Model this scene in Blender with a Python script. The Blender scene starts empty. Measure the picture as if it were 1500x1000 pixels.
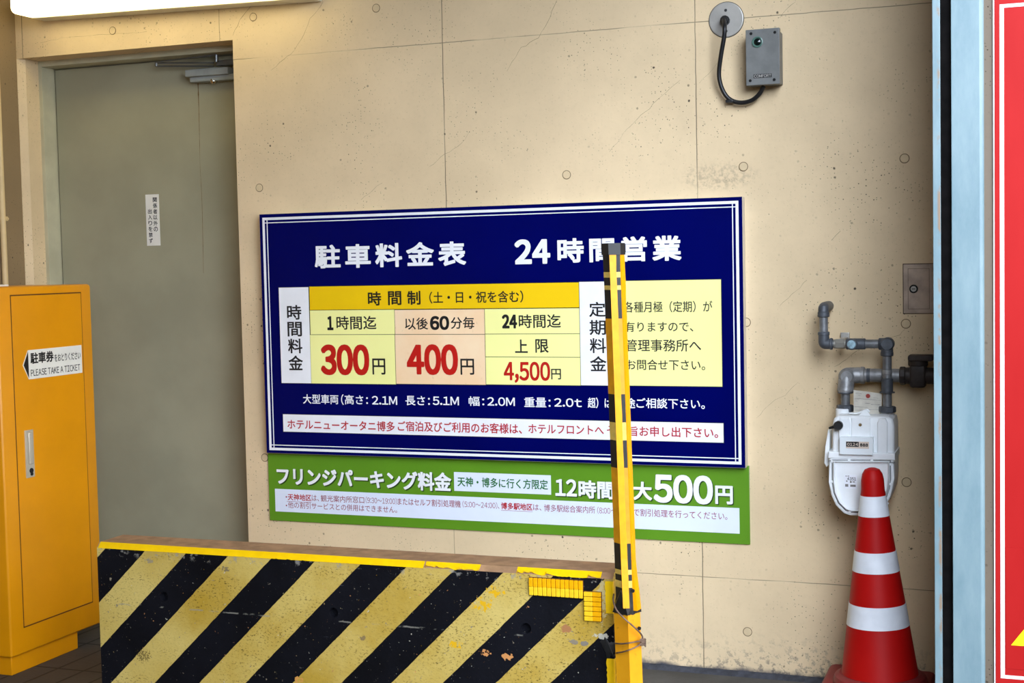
import bpy, bmesh, math, random
from mathutils import Vector, Matrix
random.seed(7)
S = bpy.context.scene
COL = S.collection

# ------------------------------------------------------------------ camera
F_PX = 2046.22
YAW, PITCH, ROLL = -.3591, -.0562, -.0214
CAM = Vector((2.7179, -4.5803, 1.3949))
_cy, _sy, _cp, _sp = math.cos(YAW), math.sin(YAW), math.cos(PITCH), math.sin(PITCH)
FWD = Vector((_sy*_cp, _cy*_cp, _sp))
_r = Vector((_cy, -_sy, 0)); _u = _r.cross(FWD)
RIGHT = _r*math.cos(ROLL) + _u*math.sin(ROLL)
UP = -_r*math.sin(ROLL) + _u*math.cos(ROLL)
cd = bpy.data.cameras.new('camera'); cd.sensor_width = 36; cd.lens = 36*F_PX/1500
cd.clip_start = .05; cd.clip_end = 100
cam = bpy.data.objects.new('camera', cd); COL.objects.link(cam)
m3 = Matrix((RIGHT, UP, -FWD)).transposed()
cam.matrix_world = Matrix.Translation(CAM) @ m3.to_4x4()
S.camera = cam

# ------------------------------------------------------------------ view / sky
S.view_settings.view_transform = 'Standard'; S.view_settings.look = 'None'
S.view_settings.gamma = 1; S.view_settings.use_curve_mapping = False
S.view_settings.exposure = 0.0
SKY_LOW, SKY_HIGH, SKY_DIR = (.80, .90, 1.0, .30), (.88, .985, 1.15, 16.8), Vector((.40, -.88, .25)).normalized()
W = bpy.data.worlds.new('sky'); S.world = W; W.use_nodes = True
nt = W.node_tree; nt.nodes.clear()
def wn(t): return nt.nodes.new(t)
tc = wn('ShaderNodeTexCoord'); dp = wn('ShaderNodeVectorMath'); dp.operation = 'DOT_PRODUCT'
dp.inputs[1].default_value = SKY_DIR; nt.links.new(tc.outputs['Generated'], dp.inputs[0])
mr = wn('ShaderNodeMapRange'); mr.interpolation_type = 'SMOOTHSTEP'
mr.inputs['From Min'].default_value = .76; mr.inputs['From Max'].default_value = 1.0
nt.links.new(dp.outputs['Value'], mr.inputs['Value'])
mx = wn('ShaderNodeMix'); mx.data_type = 'RGBA'
mx.inputs[6].default_value = (*[c*SKY_LOW[3] for c in SKY_LOW[:3]], 1)
mx.inputs[7].default_value = (*[c*SKY_HIGH[3] for c in SKY_HIGH[:3]], 1)
mx.clamp_result = False; mx.clamp_factor = True
nt.links.new(mr.outputs['Result'], mx.inputs[0])
SIDE_DIR, SIDE = Vector((1, -.12, .16)).normalized(), (1.0, .97, .90, 3.6)      # open street to the right
d2 = wn('ShaderNodeVectorMath'); d2.operation = 'DOT_PRODUCT'; d2.inputs[1].default_value = SIDE_DIR
nt.links.new(tc.outputs['Generated'], d2.inputs[0])
m2 = wn('ShaderNodeMapRange'); m2.interpolation_type = 'SMOOTHSTEP'; m2.inputs[1].default_value = .72; m2.inputs[2].default_value = 1.0
nt.links.new(d2.outputs['Value'], m2.inputs['Value'])
v2 = wn('ShaderNodeVectorMath'); v2.operation = 'SCALE'; v2.inputs[0].default_value = [c*SIDE[3] for c in SIDE[:3]]
nt.links.new(m2.outputs['Result'], v2.inputs['Scale'])
a2 = wn('ShaderNodeVectorMath'); a2.operation = 'ADD'
nt.links.new(mx.outputs[2], a2.inputs[0]); nt.links.new(v2.outputs[0], a2.inputs[1])
bg = wn('ShaderNodeBackground'); nt.links.new(a2.outputs[0], bg.inputs['Color'])
wo = wn('ShaderNodeOutputWorld'); nt.links.new(bg.outputs[0], wo.inputs['Surface'])
LAMP_STRENGTH, LAMP_COLOR = 4.6, (1.0, .86, .42)

# ------------------------------------------------------------------ pixel ray -> point on a real plane
def ray(px, py): return RIGHT*((px-750)/F_PX) - UP*((py-500)/F_PX) + FWD
def at(px, py, Y=0.0):
    d = ray(px, py); return CAM + d*((Y-CAM.y)/d.y)
def atx(px, py, X):
    d = ray(px, py); return CAM + d*((X-CAM.x)/d.x)
def atz(px, py, Z):
    d = ray(px, py); return CAM + d*((Z-CAM.z)/d.z)

# ------------------------------------------------------------------ materials
def lin(c):
    c = c/255
    return c/12.92 if c <= .04045 else ((c+.055)/1.055)**2.4
def rgb(r, g, b): return (lin(r), lin(g), lin(b), 1)
class NT:
    def __init__(s, name, rough=.6, metal=0.0, spec=.5):
        s.m = bpy.data.materials.new(name); s.m.use_nodes = True; s.t = s.m.node_tree
        s.b = s.t.nodes['Principled BSDF']; s.b.inputs['Roughness'].default_value = rough
        s.b.inputs['Metallic'].default_value = metal; s.b.inputs['Specular IOR Level'].default_value = spec
        s.co = s.t.nodes.new('ShaderNodeTexCoord').outputs['Object']
        sp = s.t.nodes.new('ShaderNodeSeparateXYZ'); s.t.links.new(s.co, sp.inputs[0])
        s.x, s.y, s.z = sp.outputs
    def put(s, sock, v):
        if isinstance(v, bpy.types.NodeSocket): s.t.links.new(v, sock)
        else: sock.default_value = v
    def M(s, op, a, b=0.0, c=0.0, clamp=False):
        n = s.t.nodes.new('ShaderNodeMath'); n.operation = op; n.use_clamp = clamp
        for i, v in enumerate((a, b, c)): s.put(n.inputs[i], v)
        return n.outputs[0]
    def scl(s, sx, sy, sz):
        n = s.t.nodes.new('ShaderNodeVectorMath'); n.operation = 'MULTIPLY'; s.put(n.inputs[0], s.co)
        n.inputs[1].default_value = (sx, sy, sz); return n.outputs[0]
    def noise(s, scale, detail=4, rough=.55, vec=None, off=0.0):
        n = s.t.nodes.new('ShaderNodeTexNoise'); n.noise_dimensions = '4D'; n.inputs['W'].default_value = off
        s.put(n.inputs['Vector'], vec if vec is not None else s.co); n.inputs['Scale'].default_value = scale
        n.inputs['Detail'].default_value = detail; n.inputs['Roughness'].default_value = rough
        return n.outputs[0]
    def vor(s, scale, feature='F1', vec=None):
        n = s.t.nodes.new('ShaderNodeTexVoronoi'); n.feature = feature
        s.put(n.inputs['Vector'], vec if vec is not None else s.co); n.inputs['Scale'].default_value = scale
        return n
    def step(s, v, lo, hi):           # smooth 0..1 between lo and hi (lo may exceed hi)
        n = s.t.nodes.new('ShaderNodeMapRange'); n.interpolation_type = 'SMOOTHSTEP'
        s.put(n.inputs['Value'], v)
        if lo <= hi: a, b, o0, o1 = lo, hi, 0, 1
        else: a, b, o0, o1 = hi, lo, 1, 0
        n.inputs['From Min'].default_value = a; n.inputs['From Max'].default_value = b
        n.inputs['To Min'].default_value = o0; n.inputs['To Max'].default_value = o1
        return n.outputs[0]
    def mix(s, f, a, b):
        n = s.t.nodes.new('ShaderNodeMix'); n.data_type = 'RGBA'
        s.put(n.inputs[0], f); s.put(n.inputs[6], a); s.put(n.inputs[7], b); return n.outputs[2]
    def bump(s, h, strength=.3, dist=.002):
        n = s.t.nodes.new('ShaderNodeBump'); n.inputs['Strength'].default_value = strength
        n.inputs['Distance'].default_value = dist; s.put(n.inputs['Height'], h)
        s.t.links.new(n.outputs[0], s.b.inputs['Normal'])
    def color(s, c): s.put(s.b.inputs['Base Color'], c); return s.m
def simple(name, c, rough=.5, metal=0.0, var=.08, vscale=14, spec=.5, bump=0.0, bscale=120):
    n = NT(name, rough, metal, spec)
    col = rgb(*c)
    if var:
        dark = tuple(v*(1-var*2) for v in col[:3])+(1,)
        lite = tuple(min(1, v*(1+var)) for v in col[:3])+(1,)
        n.color(n.mix(n.step(n.noise(vscale, 5), .3, .7), dark, lite))
    else: n.color(col)
    if bump: n.bump(n.noise(bscale, 3), bump, .002)
    return n.m
def glow(name, c, strength):
    n = NT(name); n.color((.9, .9, .9, 1))
    n.b.inputs['Emission Color'].default_value = (*c, 1); n.b.inputs['Emission Strength'].default_value = strength
    return n.m
def concrete_paint(name, base, lines=True):
    n = NT(name, .62, 0, .35)
    big = n.noise(1.6, 6, .6); fine = n.noise(55, 4, .6)
    b = rgb(*base); d = tuple(v*.86 for v in b[:3])+(1,); l = tuple(min(1, v*1.06) for v in b[:3])+(1,)
    c = n.mix(n.step(big, .3, .7), d, l)
    c = n.mix(n.M('MULTIPLY', n.step(fine, .5, .8), .10), c, rgb(140, 118, 88))
    # bug holes
    cmb = n.t.nodes.new('ShaderNodeCombineXYZ'); n.put(cmb.inputs[0], n.M('ADD', n.x, n.M('MULTIPLY', n.y, 1.37))); n.put(cmb.inputs[1], n.z); flat = cmb.outputs[0]
    pits = None
    for sc, th, gate, warp in ((17, .085, .76, 0), (42, .10, .74, 3), (85, .15, .74, 5)):
        v = n.vor(sc, vec=flat); v.voronoi_dimensions = '2D'; rnd = n.t.nodes.new('ShaderNodeSeparateColor'); n.t.links.new(v.outputs['Color'], rnd.inputs[0])
        near = n.step(n.M('ADD', v.outputs['Distance'], n.M('MULTIPLY', n.M('SUBTRACT', n.noise(160, 2, off=warp), .5), .10)), th, th*.45)
        on = n.M('MULTIPLY', near, n.step(rnd.outputs[0], gate, gate+.16))
        pits = on if pits is None else n.M('MAXIMUM', pits, on)
    clus = n.step(n.noise(3.0, 4, off=9), .46, .62)
    pits = n.M('MULTIPLY', pits, n.M('ADD', .16, n.M('MULTIPLY', clus, .84)))
    c = n.mix(n.M('MULTIPLY', pits, .95), c, rgb(52, 40, 28))
    h = n.M('ADD', n.M('MULTIPLY', fine, .25), n.M('MULTIPLY', pits, -1.0))
    # trowel scratches and dark smudges
    scr = n.step(n.noise(14, 5, .7, n.scl(1, 1, 5), 4), .66, .74)
    c = n.mix(n.M('MULTIPLY', scr, .18), c, rgb(90, 80, 70))
    if lines:
        wob = n.M('MULTIPLY', n.M('SUBTRACT', n.noise(9, 3, off=2), .5), .006)
        px = n.M('ABSOLUTE', n.M('SUBTRACT', n.M('FRACT', n.M('ADD', n.M('DIVIDE', n.M('ADD', n.x, n.M('ADD', wob, .146)), .9065), .5)), .5))
        vl = n.step(n.M('MULTIPLY', px, .9065), .0021, .0009)
        hz = n.M('MINIMUM', n.M('ABSOLUTE', n.M('SUBTRACT', n.M('ADD', n.z, wob), .325)), n.M('ABSOLUTE', n.M('SUBTRACT', n.M('ADD', n.z, wob), 2.174)))
        hl = n.M('MULTIPLY', n.step(hz, .0018, .0008), n.step(n.noise(3, 2, off=6), .38, .55))
        vl = n.M('MULTIPLY', vl, n.M('ADD', .45, n.M('MULTIPLY', n.step(n.noise(2.2, 2, off=1), .35, .6), .55)))
        ln = n.M('MAXIMUM', vl, n.M('MULTIPLY', hl, .8))
        c = n.mix(n.M('MULTIPLY', ln, .8), c, rgb(74, 62, 46)); h = n.M('SUBTRACT', h, ln)
        # scuffed, flaking paint along the foot of the wall and one smudge
        foot = n.M('MULTIPLY', n.step(n.z, .17, .0), n.step(n.noise(38, 5, .7, off=3), .50, .60))
        foot = n.M('MULTIPLY', foot, n.step(n.x, .9, 2.2))
        c = n.mix(n.M('MULTIPLY', foot, .75), c, rgb(66, 66, 74))
        low = n.step(n.M('ADD', n.z, n.M('MULTIPLY', n.noise(16, 4, off=5), .05)), .055, .03)
        c = n.mix(low, c, rgb(58, 60, 72)); h = n.M('SUBTRACT', h, n.M('MULTIPLY', foot, .8))
        dx = n.M('DIVIDE', n.M('SUBTRACT', n.x, 1.74), .16); dz = n.M('DIVIDE', n.M('SUBTRACT', n.z, 1.665), .055)
        rr = n.M('ADD', n.M('MULTIPLY', dx, dx), n.M('MULTIPLY', dz, dz))
        sm = n.M('MULTIPLY', n.step(rr, 1.0, 0.0), n.step(n.noise(70, 4, .7), .42, .62))
        c = n.mix(n.M('MULTIPLY', sm, .36), c, rgb(96, 86, 74))
    n.bump(h, .5, .0025)
    return n.color(c)

M_wall = concrete_paint('painted_concrete', (226, 201, 161))
M_jamb = concrete_paint('painted_concrete_jamb', (226, 202, 162), False)
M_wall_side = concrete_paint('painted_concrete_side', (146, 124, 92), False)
M_pillar = concrete_paint('brown_painted_concrete', (110, 97, 82), False)
M_crack = simple('crack_dark', (120, 100, 74), .9, var=0)
M_plug = simple('tie_hole_plug', (214, 190, 150), .6, var=.05)
M_plugline = simple('plug_outline', (112, 92, 66), .9, var=0)
M_ceil = simple('ceiling_paint', (120, 114, 104), .8)
def floor_mat():
    n = NT('concrete_floor', .75)
    c = n.mix(n.step(n.noise(3, 6, .65), .3, .7), rgb(62, 61, 60), rgb(88, 87, 85))
    c = n.mix(n.M('MULTIPLY', n.step(n.noise(90, 4), .55, .7), .3), c, rgb(52, 50, 48))
    # narrow paving joints beside the cabinet
    u = n.M('ABSOLUTE', n.M('SUBTRACT', n.M('FRACT', n.M('DIVIDE', n.M('SUBTRACT', n.x, .035), .11)), .5))
    j = n.M('MULTIPLY', n.step(u, .435, .48), n.step(n.x, -.10, -.2))
    v = n.M('ABSOLUTE', n.M('SUBTRACT', n.M('FRACT', n.M('DIVIDE', n.y, .30)), .5))
    j2 = n.M('MULTIPLY', n.step(v, .475, .49), n.step(n.x, -.10, -.2))
    j = n.M('MAXIMUM', j, j2)
    c = n.mix(n.M('MULTIPLY', n.step(n.x, -.1, -.2), .55), c, rgb(74, 62, 50))
    c = n.mix(n.M('MULTIPLY', j, .85), c, rgb(28, 24, 20))
    n.bump(n.M('SUBTRACT', n.noise(60, 4), j), .4, .003)
    return n.color(c)
M_floor = floor_mat()
M_mortar = simple('dark_mortar', (62, 64, 72), .85, var=.2, vscale=40, bump=.5)
M_doorgray = simple('grey_door_paint', (160, 156, 131), .42, var=.05, vscale=3, bump=.05, spec=.3)
M_frame = simple('grey_frame_paint', (188, 184, 156), .45, var=.06, vscale=10)
M_steel = simple('dull_steel', (120, 124, 124), .35, .7)
M_latch = simple('latch_grey', (196, 188, 170), .35, .2, var=.04)
M_chrome = simple('chrome', (190, 188, 180), .2, 1.0, var=0)
M_closer = simple('closer_grey', (150, 156, 154), .4, .0)
M_rust = simple('rust', (122, 98, 62), .9, var=.2, vscale=60)
M_black = simple('black_plastic', (16, 16, 18), .45, var=0)
M_darkgray = simple('dark_grey_plastic', (36, 36, 36), .5, var=.1)
M_dark = simple('dark_recess', (10, 9, 9), .9, var=0)
M_cab = simple('amber_enamel', (228, 150, 2), .32, var=.03, vscale=5, bump=.06, bscale=260)
M_cabgap = simple('cabinet_seam', (92, 50, 4), .7, var=0)
M_white = simple('white_plate', (236, 234, 226), .4, var=.02)
M_ink = simple('black_ink', (14, 14, 16), .5, var=0)
M_blue = simple('navy_sign_face', (0, 4, 80), .22, var=.06, vscale=3, spec=.12)
M_alu = simple('aluminium_edge', (200, 198, 196), .35, .6, var=0)
M_signwhite = simple('sign_white', (238, 238, 240), .38, var=.02)
M_yelhead = simple('sign_gold', (240, 196, 4), .38, var=.03, vscale=3)
M_pale = simple('sign_pale_yellow', (247, 243, 158), .38, var=.02, vscale=3)
def peach():
    n = NT('faded_peach', .5)
    c = n.mix(n.step(n.noise(7, 5), .35, .7), rgb(243, 205, 160), rgb(246, 216, 176))
    c = n.mix(n.M('MULTIPLY', n.step(n.noise(34, 5, .7, n.scl(1.6, 1, 1)), .60, .70), .35), c, rgb(150, 122, 96))
    return n.color(c)
M_peach = peach()
M_redink = simple('red_ink', (188, 22, 14), .4, var=0)
M_redink2 = simple('small_red_ink', (178, 32, 40), .4, var=0)
M_green = simple('green_sign_face', (92, 142, 30), .36, var=.03, vscale=4)
M_greenink = simple('dark_green_ink', (22, 104, 38), .4, var=0)
M_shadowink = simple('deep_green_ink', (34, 62, 16), .4, var=0)
M_bluewhite = simple('bluish_white', (224, 231, 246), .4, var=.01)
M_maroon = simple('maroon_ink', (146, 54, 70), .5, var=0)
M_red = None
def red_mat():
    n = NT('red_sign_face', .5, 0, .15)
    c = n.mix(n.step(n.noise(4, 5, .6, n.scl(1, 1, .4)), .3, .7), rgb(165, 24, 23), rgb(174, 30, 29))
    n.bump(n.noise(26, 3, .5, n.scl(1, 1, .5)), .15, .002)
    return n.color(c)
M_red = red_mat()
M_yelwarn = simple('warning_yellow', (255, 238, 20), .4, var=0)
def rail_mat():
    n = NT('pale_blue_paint', .45)
    c = n.mix(n.step(n.noise(5, 6, .7, n.scl(2, 1, .5)), .3, .72), rgb(102, 128, 136), rgb(128, 149, 154))
    ed = n.M('MULTIPLY', n.step(n.x, .0085, .0150), n.step(n.x, .0190, .0180))
    c = n.mix(n.M('MULTIPLY', n.step(n.noise(75, 4, .6, n.scl(1, 1, .7)), .45, .7), .35), c, rgb(120, 140, 150))
    r = n.M('MULTIPLY', ed, n.step(n.noise(18, 5, .7, n.scl(1, 1, .6)), .46, .58))
    sp = n.step(n.noise(30, 5, .7, off=3), .68, .73)
    c = n.mix(n.M('MAXIMUM', n.M('MULTIPLY', r, .85), n.M('MULTIPLY', sp, .5)), c, rgb(140, 110, 80))
    n.bump(n.noise(40, 4), .15, .002)
    return n.color(c)
M_rail = rail_mat()
M_rubber = simple('black_brush', (10, 8, 8), .9, var=.3, vscale=30, spec=.1)
def barrier_mat():
    n = NT('hazard_paint', .62, 0, .15)
    wob = n.M('MULTIPLY', n.M('SUBTRACT', n.noise(30, 3), .5), .006)
    u = n.M('SUBTRACT', n.M('ADD', n.x, wob), n.M('MULTIPLY', n.M('SUBTRACT', n.z, .574), 1.033))
    fr = n.M('FRACT', n.M('DIVIDE', n.M('SUBTRACT', u, .279), .2795))
    tri = n.M('ABSOLUTE', n.M('SUBTRACT', fr, .25))
    tri = n.M('MINIMUM', tri, n.M('SUBTRACT', 1.0, tri))
    yel = n.step(tri, .252, .248)
    ycol = n.mix(n.step(n.noise(3.5, 5), .3, .7), rgb(178, 144, 48), rgb(210, 186, 108))
    # crazed paint: fine dark flecks in horizontal bands
    fl = n.step(n.noise(170, 4, .7, n.scl(.7, 1, 1.2)), .54, .62)
    band = n.M('ADD', .22, n.M('MULTIPLY', n.step(n.noise(6, 3, .6, n.scl(.7, 1, 2.6), 8), .42, .60), .78))
    ycol = n.mix(n.M('MULTIPLY', n.M('MULTIPLY', fl, band), .8), ycol, rgb(70, 56, 20))
    pt = n.step(n.noise(16, 5, .65, off=5), .69, .72)
    right = n.step(n.x, 1.15, 1.6)
    ycol = n.mix(n.M('MULTIPLY', pt, right), ycol, rgb(216, 172, 30))
    pt2 = n.step(n.noise(24, 5, .65, off=15), .69, .72)
    ycol = n.mix(n.M('MULTIPLY', n.M('MULTIPLY', pt2, right), .8), ycol, rgb(170, 150, 120))
    bcol = n.mix(n.step(n.noise(6, 4), .3, .7), rgb(5, 5, 9), rgb(14, 15, 22))
    sc = n.step(n.noise(26, 5, .7, n.scl(.35, 1, 3.0), 3), .66, .72)
    bcol = n.mix(n.M('MULTIPLY', sc, .5), bcol, rgb(96, 98, 108))
    dots = n.step(n.vor(60).outputs['Distance'], .12, .05)
    bcol = n.mix(n.M('MULTIPLY', dots, n.M('MULTIPLY', n.step(n.noise(4, 3, off=12), .5, .62), .6)), bcol, rgb(140, 138, 130))
    c = n.mix(yel, bcol, ycol)
    def spot(px, py, rx, ry, col, thr=.5, sc=60, k=1.0, off=0):
        nonlocal c
        p = at(px, py, -1.18); s_ = 1/600
        a = n.M('DIVIDE', n.M('SUBTRACT', n.x, p.x), rx*s_); d = n.M('DIVIDE', n.M('SUBTRACT', n.z, p.z), ry*s_)
        r = n.M('ADD', n.M('MULTIPLY', a, a), n.M('MULTIPLY', d, d))
        f = n.step(n.M('ADD', n.M('MULTIPLY', n.step(r, 1.4, .0), .60), n.M('MULTIPLY', n.M('SUBTRACT', n.noise(sc, 4, .65, off=off),   .5), 2.3)), thr-.03, thr+.03)
        c = n.mix(n.M('MULTIPLY', f, k), c, rgb(*col))
    spot(712, 956, 16, 9, (206, 142, 84), .52, off=1); spot(742, 963, 16, 9, (206, 142, 84), .52, off=2)
    spot(436, 996, 14, 8, (206, 146, 74), .50, off=3); spot(829, 921, 12, 8, (170, 118, 76), .45, off=4)
    spot(842, 940, 9, 5, (140, 128, 108), .42, off=5); spot(856, 942, 9, 5, (132, 124, 110), .42, off=6)
    spot(726, 866, 22, 12, (222, 172, 26), .50, 70, off=7); spot(706, 885, 26, 16, (222, 172, 26), .60, 70, off=17); spot(668, 944, 16, 12, (222, 172, 26), .55, 70, off=8)
    spot(210, 960, 22, 16, (64, 50, 26), .55, 170, .7, off=9); spot(217, 821, 14, 7, (150, 140, 120), .55, 120, .8, off=10); spot(330, 833, 14, 6, (110, 100, 84), .52, 120, .8, off=11)
    spot(531, 934, 8, 6, (140, 118, 78), .45, 90, off=12); spot(880, 880, 12, 44, (196, 180, 132), .5, 90, .8, off=13)
    spot(882, 932, 20, 7, (200, 196, 178), .45, 90, .9, off=14)
    seam = n.M('MULTIPLY', n.step(n.M('ABSOLUTE', n.M('SUBTRACT', n.M('ADD', n.z, n.M('MULTIPLY', wob, 1.5)), .415)), .003, .001), n.step(n.noise(20, 4, off=2), .5, .6))
    c = n.mix(n.M('MULTIPLY', seam, .6), c, rgb(150, 146, 134))
    edge = n.M('MULTIPLY', n.step(n.z, .548, .575), n.step(n.noise(48, 5, .7, off=6), .56, .62))
    c = n.mix(n.M('MULTIPLY', edge, .7), c, rgb(150, 146, 138))
    n.bump(n.M('ADD', n.noise(110, 4, .6), n.M('MULTIPLY', n.noise(22, 4), 1.2)), .55, .002)
    n.put(n.b.inputs['Roughness'], n.M('ADD', .5, n.M('MULTIPLY', n.noise(9, 3), .3)))
    return n.color(c)
M_barrier = barrier_mat()
M_bartop = simple('brown_bare_concrete', (170, 132, 96), .85, var=.14, vscale=24, bump=.5)
M_tape = simple('yellow_tape', (255, 204, 6), .35, var=.04, vscale=30)
M_amber = simple('amber_reflector', (248, 178, 10), .22, var=.05, vscale=60)
M_amberlow = simple('bright_reflector', (255, 206, 40), .22, var=.05, vscale=60)
M_strip = simple('strip_yellow', (246, 168, 0), .35, var=.05, vscale=40)
M_gold = simple('guard_amber', (222, 150, 12), .45, var=.08, vscale=30)
M_palestrip = simple('pale_tape', (226, 190, 92), .4, var=.1, vscale=40)
M_guardblack = simple('guard_black', (28, 28, 28), .5, var=.2, vscale=40)
def post_mat():
    n = NT('post_yellow', .45)
    c = n.mix(n.step(n.noise(8, 5), .3, .7), rgb(226, 150, 14), rgb(240, 168, 22))
    c = n.mix(n.M('MULTIPLY', n.step(n.noise(40, 5, .7), .60, .68), .6), c, rgb(150, 98, 30))
    n.bump(n.noise(60, 4), .2, .002)
    return n.color(c)
M_post = post_mat()
M_wire = simple('weathered_wire', (120, 96, 80), .6, .3, var=.2, vscale=60)
def cone_mat():
    n = NT('red_cone_plastic', .5, 0, .18)
    return n.color(n.mix(n.step(n.noise(6, 5), .3, .7), rgb(172, 10, 10), rgb(184, 16, 13)))
M_cone = cone_mat()
M_conebase = simple('faded_red_rubber', (140, 38, 40), .6, var=.08)
M_band = simple('silver_reflective', (236, 240, 246), .45, .0, var=.04, vscale=20)
M_meter = simple('meter_white', (240, 243, 244), .4, var=.03, vscale=12)
M_groove_shade = simple('groove_shade_grey', (128, 130, 130), .7, var=0)  # flat grey for the shade in the meter's grooves
M_meterlabel = simple('label_white', (240, 242, 248), .4, var=0)
M_pink = simple('counter_cream', (214, 196, 180), .5, var=0)
M_glass = simple('meter_window_frame', (232, 238, 240), .3, var=0)
M_pipe = simple('galvanised_pipe', (128, 130, 132), .45, .45, var=.16, vscale=30, bump=.2)
M_pipedark = simple('dark_grey_fitting', (84, 88, 94), .5, .3, var=.14, vscale=36, bump=.3)
M_pipelite = simple('pale_zinc_fitting', (146, 146, 146), .45, .4, var=.16, vscale=36, bump=.3)
M_brass = simple('dull_zinc', (150, 147, 138), .45, .4, var=.1)
M_capblue = simple('chipped_pale_blue', (150, 180, 192), .6, var=.2, vscale=90)
M_valve = simple('dark_iron', (58, 50, 46), .55, .3, var=.2, vscale=30, bump=.4)
M_paper = simple('tag_paper', (206, 200, 186), .7, var=.08, vscale=30)
M_paperink = simple('faint_ink', (130, 126, 122), .7, var=0)
M_seal = simple('red_seal', (150, 52, 44), .5, var=0)
M_hatch = simple('brownish_steel', (186, 164, 144), .45, .1, var=.14, vscale=18)
M_hatchline = simple('hatch_groove', (70, 52, 36), .7, var=0)
M_boxgray = simple('grey_cast_box', (112, 113, 110), .5, .1, var=.08, vscale=24, bump=.15)
M_disc = simple('grey_cover_plate', (176, 172, 164), .45, .35, var=.08)
M_lens = simple('dark_lens', (12, 22, 20), .08, var=0)
M_lensring = simple('green_grey_ring', (84, 116, 104), .3, var=0)
M_conduit = simple('painted_conduit', (222, 196, 146), .5, var=.05)
M_housing = simple('lamp_housing', (225, 222, 210), .4, var=.02)
M_diffuser = glow('lit_diffuser', LAMP_COLOR, LAMP_STRENGTH)

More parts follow.
